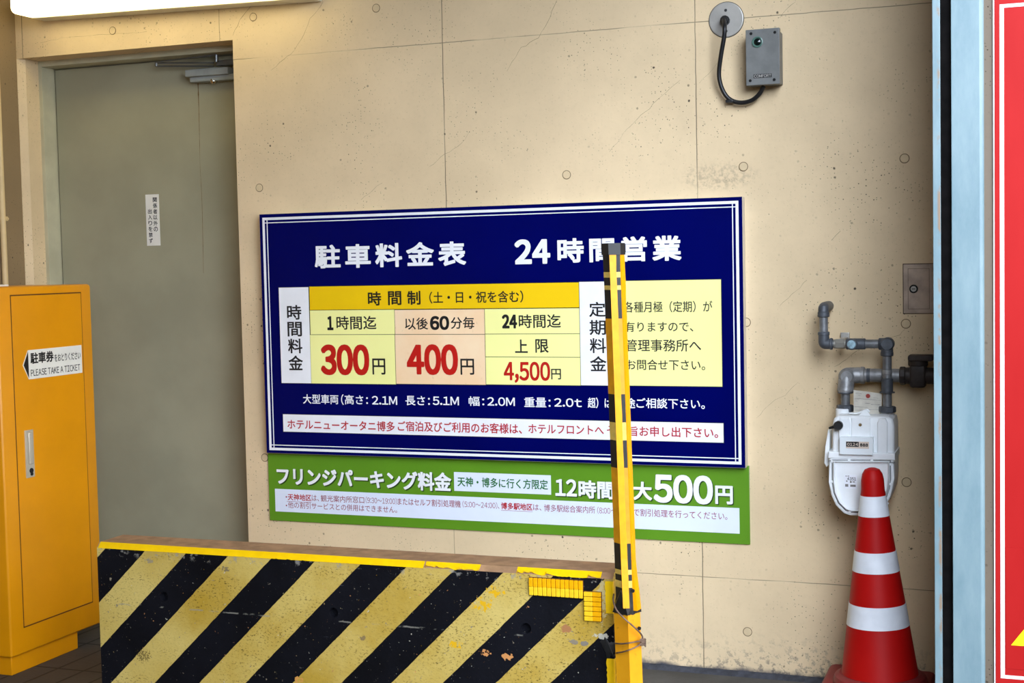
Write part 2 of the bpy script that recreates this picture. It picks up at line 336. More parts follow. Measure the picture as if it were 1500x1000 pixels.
# ------------------------------------------------------------------ mesh helpers (world coordinates in, object-relative out)
class B:
    def __init__(s): s.bm = bmesh.new(); s.mi = 0
    def _fin(s, faces):
        for f in faces: f.material_index = s.mi
    def box(s, x0, x1, y0, y1, z0, z1, bev=0, seg=2, rot=None):
        r = bmesh.ops.create_cube(s.bm, size=1)
        vs = r['verts']; c = Vector(((x0+x1)/2, (y0+y1)/2, (z0+z1)/2))
        for v in vs:
            p = Vector((v.co.x*(x1-x0), v.co.y*(y1-y0), v.co.z*(z1-z0)))
            if rot is not None: p = rot @ p
            v.co = p + c
        fs = set(f for v in vs for f in v.link_faces); s._fin(fs)
        if bev:
            es = list(set(e for v in vs for e in v.link_edges))
            r = bmesh.ops.bevel(s.bm, geom=es, offset=bev, segments=seg, affect='EDGES', profile=.5, clamp_overlap=True)
            s._fin(r['faces'])
        return s
    def prism(s, pts, axis, d0, d1, bev=0, seg=2):
        # pts 2-D: axis 'y' -> (x,z), 'x' -> (y,z), 'z' -> (x,y)
        def P(p, d):
            if axis == 'y': return (p[0], d, p[1])
            if axis == 'x': return (d, p[0], p[1])
            return (p[0], p[1], d)
        a = [s.bm.verts.new(P(p, d0)) for p in pts]; b = [s.bm.verts.new(P(p, d1)) for p in pts]
        n = len(pts); fs = [s.bm.faces.new(a), s.bm.faces.new(b[::-1])]
        for i in range(n): fs.append(s.bm.faces.new((a[i], b[i], b[(i+1) % n], a[(i+1) % n])))
        s._fin(fs)
        if bev:
            es = list(set(fs[0].edges) | set(fs[1].edges))
            r = bmesh.ops.bevel(s.bm, geom=es, offset=bev, segments=seg, affect='EDGES', profile=.5, clamp_overlap=True)
            s._fin(r['faces'])
        return s
    def quad(s, *p):
        s._fin([s.bm.faces.new([s.bm.verts.new(q) for q in p])]); return s
    def lathe(s, prof, c, d=(0, 0, 1), n=32):
        d = Vector(d).normalized(); u = d.orthogonal().normalized(); v = d.cross(u); c = Vector(c)
        rings = []
        for r, h in prof:
            if r < 1e-6: rings.append([s.bm.verts.new(c+d*h)])
            else: rings.append([s.bm.verts.new(c+d*h+(u*math.cos(2*math.pi*k/n)+v*math.sin(2*math.pi*k/n))*r) for k in range(n)])
        fs = []
        for A, C in zip(rings, rings[1:]):
            if len(A) == 1 and len(C) == 1: continue
            for k in range(n):
                k2 = (k+1) % n
                if len(A) == 1: fs.append(s.bm.faces.new((A[0], C[k], C[k2])))
                elif len(C) == 1: fs.append(s.bm.faces.new((A[k], C[0], A[k2])))
                else: fs.append(s.bm.faces.new((A[k], C[k], C[k2], A[k2])))
        s._fin(fs); return s
    def cyl(s, p0, p1, r, n=24, bev=.0, r1=None):
        p0, p1 = Vector(p0), Vector(p1); L = (p1-p0).length; r1 = r if r1 is None else r1
        if bev: pr = [(0, 0), (r-bev, 0), (r, bev), (r1, L-bev), (r1-bev, L), (0, L)]
        else: pr = [(0, 0), (r, 0), (r1, L), (0, L)]
        return s.lathe(pr, p0, p1-p0, n)
    def tube(s, pts, r, n=12):
        pts = [Vector(p) for p in pts]; N = len(pts); rings = []; up = None
        for i, p in enumerate(pts):
            t = (pts[min(i+1, N-1)]-pts[max(i-1, 0)]).normalized()
            if up is None: up = t.orthogonal().normalized()
            up = (up - t*up.dot(t)).normalized(); w = t.cross(up)
            rr = r[i] if isinstance(r, (list, tuple)) else r
            rings.append([s.bm.verts.new(p+(up*math.cos(2*math.pi*k/n)+w*math.sin(2*math.pi*k/n))*rr) for k in range(n)])
        fs = []
        for A, C in zip(rings, rings[1:]):
            for k in range(n): fs.append(s.bm.faces.new((A[k], A[(k+1) % n], C[(k+1) % n], C[k])))
        fs.append(s.bm.faces.new(rings[0][::-1])); fs.append(s.bm.faces.new(rings[-1]))
        s._fin(fs); return s
    def ribbon(s, pts, w, nrm):
        pts = [Vector(p) for p in pts]; N = len(pts); prev = None; fs = []; nrm = Vector(nrm)
        for i, p in enumerate(pts):
            t = (pts[min(i+1, N-1)]-pts[max(i-1, 0)]).normalized(); q = t.cross(nrm).normalized()
            ww = w*(.35+.65*random.random())/2
            cur = (s.bm.verts.new(p+q*ww), s.bm.verts.new(p-q*ww))
            if prev: fs.append(s.bm.faces.new((prev[0], prev[1], cur[1], cur[0])))
            prev = cur
        s._fin(fs); return s
def smooth_path(pts, sub=6):
    pts = [Vector(p) for p in pts]; out = []
    P = [pts[0]*2-pts[1]] + pts + [pts[-1]*2-pts[-2]]
    for i in range(1, len(P)-2):
        for k in range(sub):
            t = k/sub; a, b, c, d = P[i-1], P[i], P[i+1], P[i+2]
            out.append(.5*((2*b)+(c-a)*t+(2*a-5*b+4*c-d)*t*t+(3*b-a-3*c+d)*t**3))
    out.append(pts[-1]); return out
def base_of(o):
    while o.parent: o = o.parent
    return Vector(o.location)
def obj(name, b, mats, parent=None, base=None, smooth=True, label=None, kind=None):
    bm = b.bm if isinstance(b, B) else b
    me = bpy.data.meshes.new(name)
    bmesh.ops.recalc_face_normals(bm, faces=bm.faces[:])
    L = base_of(parent) if parent else Vector(base if base is not None else (0, 0, 0))
    bmesh.ops.translate(bm, verts=bm.verts[:], vec=-L)
    bm.to_mesh(me); bm.free()
    for m in (mats if isinstance(mats, (list, tuple)) else [mats]): me.materials.append(m)
    o = bpy.data.objects.new(name, me); COL.objects.link(o)
    if parent: o.parent = parent
    else: o.location = L
    if smooth and len(me.polygons):
        me.polygons.foreach_set('use_smooth', [True]*len(me.polygons))
        try: me.set_sharp_from_angle(angle=math.radians(21))
        except Exception: pass
    if label: o['label'] = label
    if kind: o['kind'] = kind
    return o
def tag(o, label, cat, group=None):
    o['label'] = label; o['category'] = cat
    if group: o['group'] = group
    return o
def thing(name, label, cat, loc, group=None):
    o = bpy.data.objects.new(name, None); COL.objects.link(o); o.location = loc
    o.empty_display_size = .05
    return tag(o, label, cat, group)
def struct(name, b, mats, base=None, parent=None):
    o = obj(name, b, mats, parent, base)
    if not parent: o['kind'] = 'structure'
    return o

# ------------------------------------------------------------------ lettering
_cache = {}
def glyphs(txt, spacing=1.0):
    key = (txt, spacing)
    if key not in _cache:
        cu = bpy.data.curves.new('t', 'FONT'); cu.body = txt; cu.size = 1; cu.resolution_u = 5; cu.space_character = spacing
        o = bpy.data.objects.new('t', cu); COL.objects.link(o)
        dg = bpy.context.evaluated_depsgraph_get(); dg.update()
        me = bpy.data.meshes.new_from_object(o.evaluated_get(dg))
        _cache[key] = ([(v.co.x, v.co.y) for v in me.vertices], [tuple(p.vertices) for p in me.polygons])
        bpy.data.objects.remove(o); bpy.data.curves.remove(cu); bpy.data.meshes.remove(me)
    return _cache[key]
def compose(txt, spacing):
    """digits and capitals in the gothic face, set tight with even gaps"""
    V, Fs, pen = [], [], 0.0
    for ch in txt:
        if ch == ' ': pen += .26; continue
        v, f = glyphs(chr(ord(ch)+0xFEE0) if 33 <= ord(ch) < 127 else ch)
        x0, x1 = min(p[0] for p in v), max(p[0] for p in v); k = len(V)
        V += [(p[0]-x0+pen, p[1]) for p in v]; Fs += [tuple(i+k for i in q) for q in f]; pen += x1-x0+.10*spacing
    return V, Fs
def text_mesh(b, txt, O, u, v, n, w, h, bold=0.0, spacing=1.0, lift=.0004):
    """fill the box w x h whose lower-left corner is O (axes u, v, facing n) with the string; bold is a share of h"""
    V, Fs = (compose if any(ord(ch) < 128 and ch.isalnum() for ch in txt) else glyphs)(txt, spacing)
    xs = [p[0] for p in V]; ys = [p[1] for p in V]
    x0, x1, y0, y1 = min(xs), max(xs), min(ys), max(ys)
    rb = min(bold*h, w*.3)
    kx, ky = (w-2*rb)/(x1-x0), (h-2*rb)/(y1-y0)
    K = 28 if bold > .03 else 16 if bold > .018 else 8
    sh = [(0, 0)] + ([tuple(math.copysign(rb*abs(t)**.5, t) for t in (math.cos(2*math.pi*k/K), math.sin(2*math.pi*k/K))) for k in range(K)] if bold else [])
    fs = []
    for i, (dx, dy) in enumerate(sh):
        vv = [b.bm.verts.new(O+u*((p[0]-x0)*kx+rb+dx)+v*((p[1]-y0)*ky+rb+dy)+n*(lift+i*.00002)) for p in V]
        for f in Fs:
            try: fs.append(b.bm.faces.new([vv[k] for k in f]))
            except ValueError: pass
    b._fin(fs)
UX, UZ, NF = Vector((1, 0, 0)), Vector((0, 0, 1)), Vector((0, -1, 0))
def text(parent, txt, l, r, hpx, Y, mat, bold=0.0, spacing=1.0, lift=.0004, name='lettering', off=(0, 0)):
    """l, r: pixel of the left-middle and right-middle of the string, read off the sign's plane Y"""
    A, C = at(l[0]+off[0], l[1]+off[1], Y), at(r[0]+off[0], r[1]+off[1], Y)
    mx_, my_ = (l[0]+r[0])/2, (l[1]+r[1])/2
    h = at(mx_, my_-hpx/2, Y).z-at(mx_, my_+hpx/2, Y).z
    b = B(); text_mesh(b, txt, Vector((A.x, Y, (A.z+C.z)/2-h/2)), UX, UZ, NF, C.x-A.x, h, bold, spacing, lift)
    return obj_flat(name, b, mat, parent)
def obj_flat(name, b, mat, parent, label=None):
    # faces keep their own winding: only flip those that look away
    bm = b.bm; me = bpy.data.meshes.new(name); L = base_of(parent)
    bmesh.ops.translate(bm, verts=bm.verts[:], vec=-L); bm.to_mesh(me); bm.free()
    for m in (mat if isinstance(mat, (list, tuple)) else [mat]): me.materials.append(m)
    o = bpy.data.objects.new(name, me); COL.objects.link(o); o.parent = parent
    if label: o['label'] = label
    return o
def rect_px(b, tl, tr, bl, br, Y, d0, d1):
    """an upright board filling the average rectangle of four pixel corners on plane Y; thickness from Y-d0 out to Y-d1"""
    p = [at(*q, Y) for q in (tl, tr, bl, br)]
    x0, x1 = (p[0].x+p[2].x)/2, (p[1].x+p[3].x)/2; z1, z0 = (p[0].z+p[1].z)/2, (p[2].z+p[3].z)/2
    b.box(x0, x1, Y-d1, Y-d0, z0, z1); return x0, x1, z0, z1

# ================================================================== SETTING
YR = -.75                       # front plane of the shutter rail and the pillar behind it
YX = YR+.013
PX0 = at(1367.5, 500, YR).x+.016
b = B(); b.box(-3, 9, -9.3, .35, -.1, 0); struct('floor', b, M_floor)
b = B(); b.box(-3, PX0, -9.3, .35, 3.0, 3.2); struct('ceiling', b, M_ceil)
b = B(); DX, DZ = -.0905, 2.248
b.prism([(-1.085, DZ), (DX, DZ), (DX, 0), (2.75, 0), (2.75, 3.0), (-1.085, 3.0)], 'y', 0, .30)
b.mi = 1
def crack(pts, w=.0022, rough=3.0):
    P = []
    for (a, c) in zip(pts, pts[1:]):
        n = max(2, int(math.hypot(c[0]-a[0], c[1]-a[1])/7))
        for k in range(n):
            t = k/n; P.append(at(a[0]+(c[0]-a[0])*t+random.uniform(-1, 1)*rough*.35, a[1]+(c[1]-a[1])*t+random.uniform(-1, 1)*rough*.35, -.0004))
    P.append(at(*pts[-1], -.0004)); b.ribbon(P, w*.62, (0, -1, 0))
crack([(374, 0), (352, 30), (341, 52)], .003)
crack([(474, 3), (455, 28), (443, 55), (427, 78), (398, 102)], .0018)
crack([(815, 2), (803, 32), (788, 55), (764, 70), (742, 105)], .0022)
crack([(997, 118), (968, 142), (945, 164), (918, 190), (893, 222)], .0016)
crack([(628, 244), (652, 226), (676, 210), (688, 192)], .0016)
crack([(528, 292), (560, 268)], .0013)
crack([(1165, 3), (1152, 14), (1142, 26)], .0016)
crack([(1050, 92), (1038, 108), (1024, 122)], .0013)
crack([(1325, 482), (1318, 490), (1300, 496)], .0018); crack([(1256, 512), (1240, 526), (1222, 537)], .0016)
crack([(1170, 560), (1150, 578), (1128, 590), (1108, 612)], .0014)
crack([(1182, 410), (1160, 432), (1142, 448)], .0014); crack([(1232, 338), (1218, 352)], .0018)
crack([(60, 62), (90, 56), (180, 49), (215, 46)], .0014)
wall_back = struct('wall_back', b, [M_wall, M_crack])
# form-tie plugs of the concrete wall
for (px, py) in ((165, 45), (371, 25), (551, 12), (830, 256), (1089, 244), (380, 275), (1325, 232), (1327, 474), (1328, 706), (1095, 925), (388, 670), (1093, 472)):
    c = at(px, py, 0); b = B()
    b.mi = 1; b.lathe([(0, .0), (.0155, .0), (.0155, .0008), (0, .0008)], c, NF, 28)
    b.mi = 0; b.lathe([(0, .0), (.0133, .0), (.0133, .0016), (.0120, .0024), (0, .0026)], c, NF, 28)
    obj('tie_hole_plug', b, [M_plug, M_plugline], wall_back)
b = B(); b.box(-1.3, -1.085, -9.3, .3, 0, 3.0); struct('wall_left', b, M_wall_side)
b = B(); b.prism([(-1.3, .10), (-1.062, .10), (-1.062, .024), (-1.083, -.001), (-1.3, -.001)], 'z', 0, DZ)
struct('trim_1', b, M_jamb)
b = B(); b.box(-1.3, 9, -9.5, -9.3, 0, 2.8); struct('wall_front', b, M_wall_side)
b = B(); b.box(PX0, 6.0, YX, .30, 0, 3.6, .006); struct('wall_right', b, M_pillar)
b = B(); b.box(PX0, PX0+.2, -9.3, -5.6, 0, 3.6); struct('wall_daylight_block', b, M_pillar)  # added out of view to block daylight from the left of the back wall
b = B(); b.prism([(0, 0), (-.024, 0), (-.016, .006), (-.005, .013), (0, .014)], 'x', DX, PX0); struct('baseboard_back', b, M_mortar)

# door
door = bpy.data.objects.new('door_1', None); COL.objects.link(door); door.location = (-.58, .18, 0); door['kind'] = 'structure'
b = B(); b.box(-1.10, -1.046, .10, .28, 0, 2.262, .002); b.box(-1.046, DX, .10, .28, 2.226, 2.262, .002)

obj('door_frame', b, M_frame, door)
YL = .175
b = B(); b.box(-1.040, DX-.001, YL, YL+.04, .008, 2.222, .002); leaf = obj('door_leaf', b, M_doorgray, door)
b = B(); P = smooth_path([at(x, y, YL-.0006) for x, y in ((290, 121), (291, 150), (292, 190), (293, 240), (296, 300), (298, 400))], 5)
b.ribbon(P[:7], .0060, (0, -1, 0)); b.ribbon(P[6:14], .0036, (0, -1, 0)); b.ribbon(P[13:], .0022, (0, -1, 0)); obj('rust_streak', b, M_rust, leaf)
# closer
pA, pB = at(271, 99, .125), at(334, 112, .125)
b = B(); b.box(pA.x, pB.x, .122, YL, at(300, 111, .125).z, at(300, 100, .125).z, .004)
b.box(pA.x+.012, DX-.001, .135, YL, at(300, 119, .13).z, at(300, 110, .13).z, .004)
closer = obj('door_closer', b, M_closer, door)
q = at(313, 118, .15); b = B(); b.lathe([(0, -.014), (.010, -.012), (.016, -.004), (.016, .004), (.006, .008), (0, .008)], q, UZ, 20); obj('closer_cap', b, M_chrome, closer)
b = B(); z_ = at(270, 94, .12).z
b.tube([at(229, 92.5, .125), at(313, 92, .145)], .0035, 8); b.tube([at(229, 97, .125), at(313, 97, .145)], .0035, 8)
b.cyl(at(229, 97.5, .125), at(229, 90.5, .125), .006, 16, .001)
b.tube([at(229, 91, .118), at(317, 80, .128)], .003, 8)
b.cyl(at(317, 91, .13), at(317, 80, .13), .007, 16, .001); b.box(at(318, 90, .15).x, DX-.001, .142, .158, at(330, 96, .15).z, at(330, 88, .15).z, .002)
obj('closer_arm', b, M_steel, closer)

# door notice
YS = YL-.001
ns = thing('staff_only_notice', 'small white vertical notice with black Japanese writing on the grey door', 'sign', at(226, 360, YS))
b = B(); rect_px(b, (213, 285), (232.3, 284.3), (216, 360), (235.3, 359.3), YL, 0, .0016); obj('notice_plate', b, M_white, ns)
def column(parent, chars, ptop, pbot, wpx, hpx, Y, mat, bold, name='lettering', frac=None):
    b = B(); n = len(chars)
    for i, ch in enumerate(chars):
        t = i/(n-1); px, py = ptop[0]+(pbot[0]-ptop[0])*t, ptop[1]+(pbot[1]-ptop[1])*t
        f = (frac or {}).get(ch, 1)
        A, C = at(px-wpx/2*f, py, Y), at(px+wpx/2*f, py, Y); h = (at(px, py-hpx/2, Y).z-at(px, py+hpx/2, Y).z)*f
        text_mesh(b, ch, Vector((A.x, Y, at(px, py, Y).z-h/2)), UX, UZ, NF, C.x-A.x, h, bold)
    return obj_flat(name, b, mat, parent)
column(ns, '関係者以外の', (226.8, 292.5), (228.3, 335.5), 6.0, 7.0, YL-.0016, M_ink, .02)
column(ns, '出入りを禁ず', (219.6, 309.5), (221.2, 352.5), 5.6, 7.0, YL-.0016, M_ink, .02)

# ================================================================== BLUE PRICE SIGN
YP = -.042
SX0, SX1 = at(379.5, 314, YP).x*.5+at(391, 664, YP).x*.5, at(1087.5, 288, YP).x*.5+at(1091.5, 685.5, YP).x*.5
SZ1, SZ0 = (at(379.5, 314, YP).z+at(1087.5, 288, YP).z)/2, (at(391, 664, YP).z+at(1091.5, 685.5, YP).z)/2
ps = thing('parking_fee_sign', 'large navy blue parking price board with a white double border on the wall', 'sign', ((SX0+SX1)/2, -.01, SZ0))
b = B(); b.box(SX0, SX1, -.040, -.0005, SZ0, SZ1, .0015); obj('sign_tray', b, M_alu, ps, label='bare aluminium edge of the board')
b = B(); b.box(SX0+.0005, SX1-.0005, YP, -.0395, SZ0+.002, SZ1, 0); obj('sign_face', b, M_blue, ps)
b = B()
def frame(b, m, t, ext=0):
    y0, y1 = YP-.0006, YP
    b.box(SX0+m-ext, SX1-m+ext, y0, y1, SZ1-m-t, SZ1-m); b.box(SX0+m-ext, SX1-m+ext, y0, y1, SZ0+m, SZ0+m+t)
    y0 -= .0002; e = t if not ext else -ext
    for xa_, xb_ in ((SX0+m, SX0+m+t), (SX1-m-t, SX1-m)): b.box(xa_, xb_, y0, y1+.0001, SZ0+m+e, SZ1-m-e)
frame(b, .0125, .0095); frame(b, .0305, .0032, .010)
obj('border_line', b, M_signwhite, ps)
def cell(tl, tr, bl, br, mat, name, lab=None, line=True):
    b = B(); p = [at(*q, YP) for q in (tl, tr, bl, br)]
    x0, x1 = (p[0].x+p[2].x)/2, (p[1].x+p[3].x)/2; z1, z0 = (p[0].z+p[1].z)/2, (p[2].z+p[3].z)/2
    b.mi = 1; b.box(x0-.0012, x1+.0012, YP-.0005, YP, z0-.0012, z1+.0012)
    b.mi = 0; b.box(x0+.0009, x1-.0009, YP-.0010, YP, z0+.0009, z1-.0009)
    return obj(name, b, [mat, M_ink], ps, label=lab)
cell((408.5, 421), (453, 420), (412, 560.5), (455.5, 562), M_signwhite, 'heading_cell')
cell((453, 420), (848, 412.5), (454, 454), (848.8, 450.5), M_yelhead, 'heading_cell', 'gold heading strip of the price table')
cell((454, 454), (578, 453.3), (454.6, 490), (578.8, 489.7), M_pale, 'price_cell')
cell((578, 453.3), (709.8, 452.5), (578.8, 489.7), (710.5, 489.3), M_peach, 'price_cell', 'peach faded cell of the price table')
cell((709.8, 452.5), (848.8, 450.5), (710.5, 489.3), (849.5, 488.4), M_pale, 'price_cell')
cell((454.6, 490), (578.8, 489.7), (455.5, 562), (580, 562.6), M_pale, 'price_cell')
cell((578.8, 489.7), (710.5, 489.3), (580, 562.6), (712, 563.4), M_peach, 'price_cell', 'peach faded cell of the price table')
cell((710.5, 489.3), (849.5, 488.4), (711.2, 523), (850.2, 522.7), M_pale, 'price_cell')
cell((711.2, 523), (850.2, 522.7), (712, 563.4), (851, 564.4), M_pale, 'price_cell')
cell((848, 412.5), (900, 411.5), (851, 564.4), (903, 565), M_signwhite, 'heading_cell')
cell((900, 411.5), (1056.3, 408.5), (903, 565), (1058.6, 566), M_pale, 'note_cell')
cell((414.3, 606.8), (1060, 618.7), (415.2, 632.6), (1060.4, 648), M_signwhite, 'note_cell')
YT = YP-.0010
T = lambda *a, **k: text(ps, *a, **k)
T('駐車料金表', (461, 377.3), (682.5, 369.5), 35.5, YP, M_signwhite, .032, 1.28)
T('24', (754, 369.3), (806, 367.3), 36.5, YP, M_signwhite, .05, 1.0)
T('時間営業', (816.5, 367.8), (998, 362.3), 36.5, YP, M_signwhite, .034, 1.25)
for ch_, x_ in (('時', 539), ('間', 568.5), ('制', 596.5)): T(ch_, (x_, 437.3-(x_-539)*.019), (x_+19.5, 437.3-(x_-520)*.019), 20.5, YT, M_ink, .022)
T('（土・日・祝を含む）', (629, 436.2), (766.5, 433.6), 17.5, YT, M_ink, .013)
T('1', (479.5, 473.2), (488.3, 473.2), 20.5, YT, M_ink, .05); T('時間迄', (493, 473), (551.3, 472.2), 20, YT, M_ink, .013)
T('以後', (593.3, 474), (627, 473.6), 17.5, YT, M_ink, .013); T('60', (630, 473), (658, 472.7), 20.5, YT, M_ink, .05)
T('分毎', (660.3, 473.1), (695, 472.4), 17.5, YT, M_ink, .013)
T('24', (735.5, 470.8), (757.5, 470.4), 20.5, YT, M_ink, .05); T('時間迄', (760, 470.6), (821.5, 469.9), 20, YT, M_ink, .013)
T('上', (754.5, 506.9), (773, 506.7), 19.5, YT, M_ink, .016); T('限', (784.3, 506.6), (803.6, 506.4), 20, YT, M_ink, .016)
T('300', (470, 527), (541, 526.7), 45, YT, M_redink, .046); T('円', (545.6, 536.7), (564.5, 536.7), 23.5, YT, M_ink, .014)
T('400', (596, 526.8), (671, 526.3), 45, YT, M_redink, .046); T('円', (674.6, 537), (694.6, 537), 23.5, YT, M_ink, .014)
T('4,500', (738, 545.3), (806, 545), 31, YT, M_redink, .026); T('円', (807.5, 547.8), (821.8, 547.8), 15.5, YT, M_ink, .014)
column(ps, '時間料金', (431, 457.3), (433.3, 531.2), 21, 21.5, YT, M_ink, .020)
column(ps, '定期料金', (875, 453), (876.5, 532.5), 24, 22, YT, M_ink, .016)
T('各種月極（定期）が', (914.5, 450.6), (1043.5, 447.6), 16.5, YT, M_ink, .008)
T('有りますので、', (915.4, 479.3), (1015.5, 477.3), 15, YT, M_ink, .008)
T('管理事務所へ', (916.2, 506.3), (1027, 505), 18, YT, M_ink, .008)
T('お問合せ下さい。', (918, 534.7), (1033, 533.5), 15.5, YT, M_ink, .008)
for s, l, r, h in (('大型車両', (444, 584.4), (495.7, 584.6), 14), ('（', (499.7, 585), (503.5, 585), 15.5), ('高さ：', (505, 584.9), (539, 585.6), 14), ('2.1M', (545, 586), (581.8, 586.4), 12.5),
                   ('長さ：', (594, 586.4), (629.8, 587), 14), ('5.1M', (634, 586.8), (672.3, 587.2), 12.5), ('幅：', (686.5, 587.2), (709.5, 587.4), 14), ('2.0M', (714, 587.8), (754.2, 588.2), 12.5),
                   ('重量：', (768, 588.6), (806.5, 589.2), 14.5), ('2.0t', (812, 589.3), (852.3, 589.7), 12.5), ('超）は', (861, 589.6), (896, 590), 15.5), ('別途', (900, 590), (930.6, 590.3), 15), ('ご相談下さい。', (932.3, 590.3), (1032.5, 591.2), 15)):
    T(s, l, r, h, YP, M_signwhite, .013 if s not in ('2.1M', '5.1M', '2.0M', '2.0t') else .02)
for s, l, r, h in (('ホテルニューオータニ博多', (421.2, 621.6), (578.3, 623.8), 14.5), ('ご宿泊及びご利用のお客様は、', (582.7, 624.2), (764.5, 627.4), 15), ('ホテルフロントへ', (774, 628), (884.5, 629.6), 13.5),
                   ('その', (889, 630), (919, 630.4), 13.5), ('旨お申し出下さい。', (921.8, 631.3), (1052, 633.6), 15)):
    T(s, l, r, h, YT, M_redink2, .016)

# ================================================================== GREEN SIGN
YG = -.009
gs = thing('fringe_parking_sign', 'long lime green parking notice board under the navy price board', 'sign', at(745, 780, YG))
b = B(); p = [at(391.5, 664, YG), at(396, 762, YG), at(1097.5, 688, YG), at(1098.3, 797.3, YG)]
GX0, GX1, GZ0 = (p[0].x+p[1].x)/2, (p[2].x+p[3].x)/2, (p[1].z+p[3].z)/2
b.box(GX0, GX1, YG, -.0005, GZ0, SZ0+.004, .001); obj('sign_face', b, M_green, gs)
b = B(); rect_px(b, (402.7, 714.9), (1083, 744.6), (403.9, 748.3), (1083.6, 781.8), YG, 0, .0008); obj('note_panel', b, M_bluewhite, gs)
b = B(); rect_px(b, (665, 690.9), (807, 696), (665.4, 718.8), (807.3, 724.1), YG, 0, .0008); obj('note_panel', b, M_bluewhite, gs)
YN = YG-.0008
G = lambda *a, **k: text(gs, *a, **k)
for s, l, r, h, bo in (('フリンジパーキング料金', (405.5, 697.6), (661, 704.6), 27, .034), ('12', (813.5, 713.3), (845, 714.6), 25, .036), ('時間', (847.5, 716), (899.5, 718), 26.5, .034), ('最', (901, 717.6), (926, 718.4), 25, .034),
                       ('大', (927.5, 718.3), (955, 719.2), 27, .034), ('500', (957.5, 715.2), (1044.5, 717.5), 42, .045), ('円', (1047.7, 724.2), (1073.6, 725.2), 27, .036)):
    G(s, l, r, h, YG, M_shadowink, bo, lift=.0003, off=(1.5, 1.6)); G(s, l, r, h, YG, M_signwhite, bo, lift=.0008)
G('天神・博多に行く方限定', (670.2, 705.4), (802.6, 709.3), 14.3, YN, M_greenink, .016)
def ly(x): return 727.4+(x-417)*(756.2-727.4)/(1065-417)-1.0*math.sin(max(0, min(1, (x-417)/648))*math.pi)
for s, x0, x1, h, bo in (('・', 418.5, 420.5, 2.2, 0), ('天神地区', 421.5, 456, 9.6, .02), ('は、', 456.8, 467.2, 9, 0), ('観光案内所窓口', 470, 533.6, 9.8, .004), ('（9:30～19:00）', 535.7, 581.3, 10, 0), ('またはセルフ割引処理機', 582.3, 674.8, 10.4, .004),
                         ('（5:00～24:00）、', 677.6, 731.5, 10, 0), ('博多駅地区', 734, 780, 10.2, .022), ('は、', 781, 793, 9, 0), ('博多駅総合案内所', 797, 871.7, 10.4, .002), ('（8:00～22:00）', 875, 927, 10.5, 0), ('で割引処理を行ってください。', 928, 1065.5, 11, .002)):
    G(s, (x0, ly(x0)), (x1, ly(x1)), h, YN, M_redink2 if bo > .01 else M_maroon, bo)
for x0, x1 in ((420, 456), (734, 780)):
    b = B(); A, C = at(x0, ly(x0)+6.6, YN-.0003), at(x1, ly(x1)+6.8, YN-.0003); b.box(A.x, C.x, YN-.0003, YN, (A.z+C.z)/2-.0006, (A.z+C.z)/2+.0006)
    obj('underline', b, M_maroon, gs)
G('・', (418.7, 740), (420.7, 740.1), 2.2, YN, M_maroon); G('他の割引サービスとの併用はできません。', (422, 740), (581.6, 745.3), 9.6, YN, M_maroon, .002)

# ================================================================== CABINET
CX = -.59
cab = thing('ticket_machine_cabinet', 'tall amber yellow ticket machine cabinet with a white arrow plate, beside the grey door', 'cabinet', (-.81, -.48, 0))
b = B(); b.box(-1.03, CX, -.745, -.235, .068, 1.350, .012, 3); obj('cabinet_body', b, M_cab, cab)
b = B(); b.box(-1.01, CX-.022, -.722, -.362, 0, .07, .004); obj('plinth', b, M_cab, cab)
a0, a1 = atx(17, 433, CX), atx(119.5, 429, CX); a2, a3 = atx(33.5, 917, CX), atx(133.5, 883, CX)
y0, y1 = (a0.y+a2.y)/2, (a1.y+a3.y)/2; z1, z0 = (a0.z+a1.z)/2, (a2.z+a3.z)/2
b = B(); b.mi = 1; b.box(CX-.02, CX+.0006, y0-.003, y1+.003, z0-.0035, z1+.0035)
b.mi = 0; b.box(CX-.02, CX+.0022, y0+.001, y1-.001, z0+.001, z1-.001, .0015)
cdoor = obj('cabinet_door', b, [M_cab, M_cabgap], cab)
XF = CX+.0022
UY, NX = Vector((0, 1, 0)), Vector((1, 0, 0))
l0, l1, l2, l3 = atx(40, 513, XF), atx(118.7, 505, XF), atx(42.5, 555, XF), atx(120.3, 546, XF)
ly0, ly1, lz1, lz0 = (l0.y+l2.y)/2, (l1.y+l3.y)/2, (l0.z+l1.z)/2, (l2.z+l3.z)/2
tip = atx(33, 535, XF)
b = B(); b.prism([(ly0, lz0), (ly1, lz0), (ly1, lz1), (ly0, lz1), (tip.y, tip.z)], 'x', XF-.0005, XF+.0015); plate = obj('arrow_plate', b, M_white, cdoor)
XP = XF+.0015
b = B(); e = .004; b.prism([(ly0, lz0+e), (ly0, lz1-e), (tip.y+e, tip.z)], 'x', XP-.0005, XP+.0003); obj('arrow_head', b, M_ink, plate)
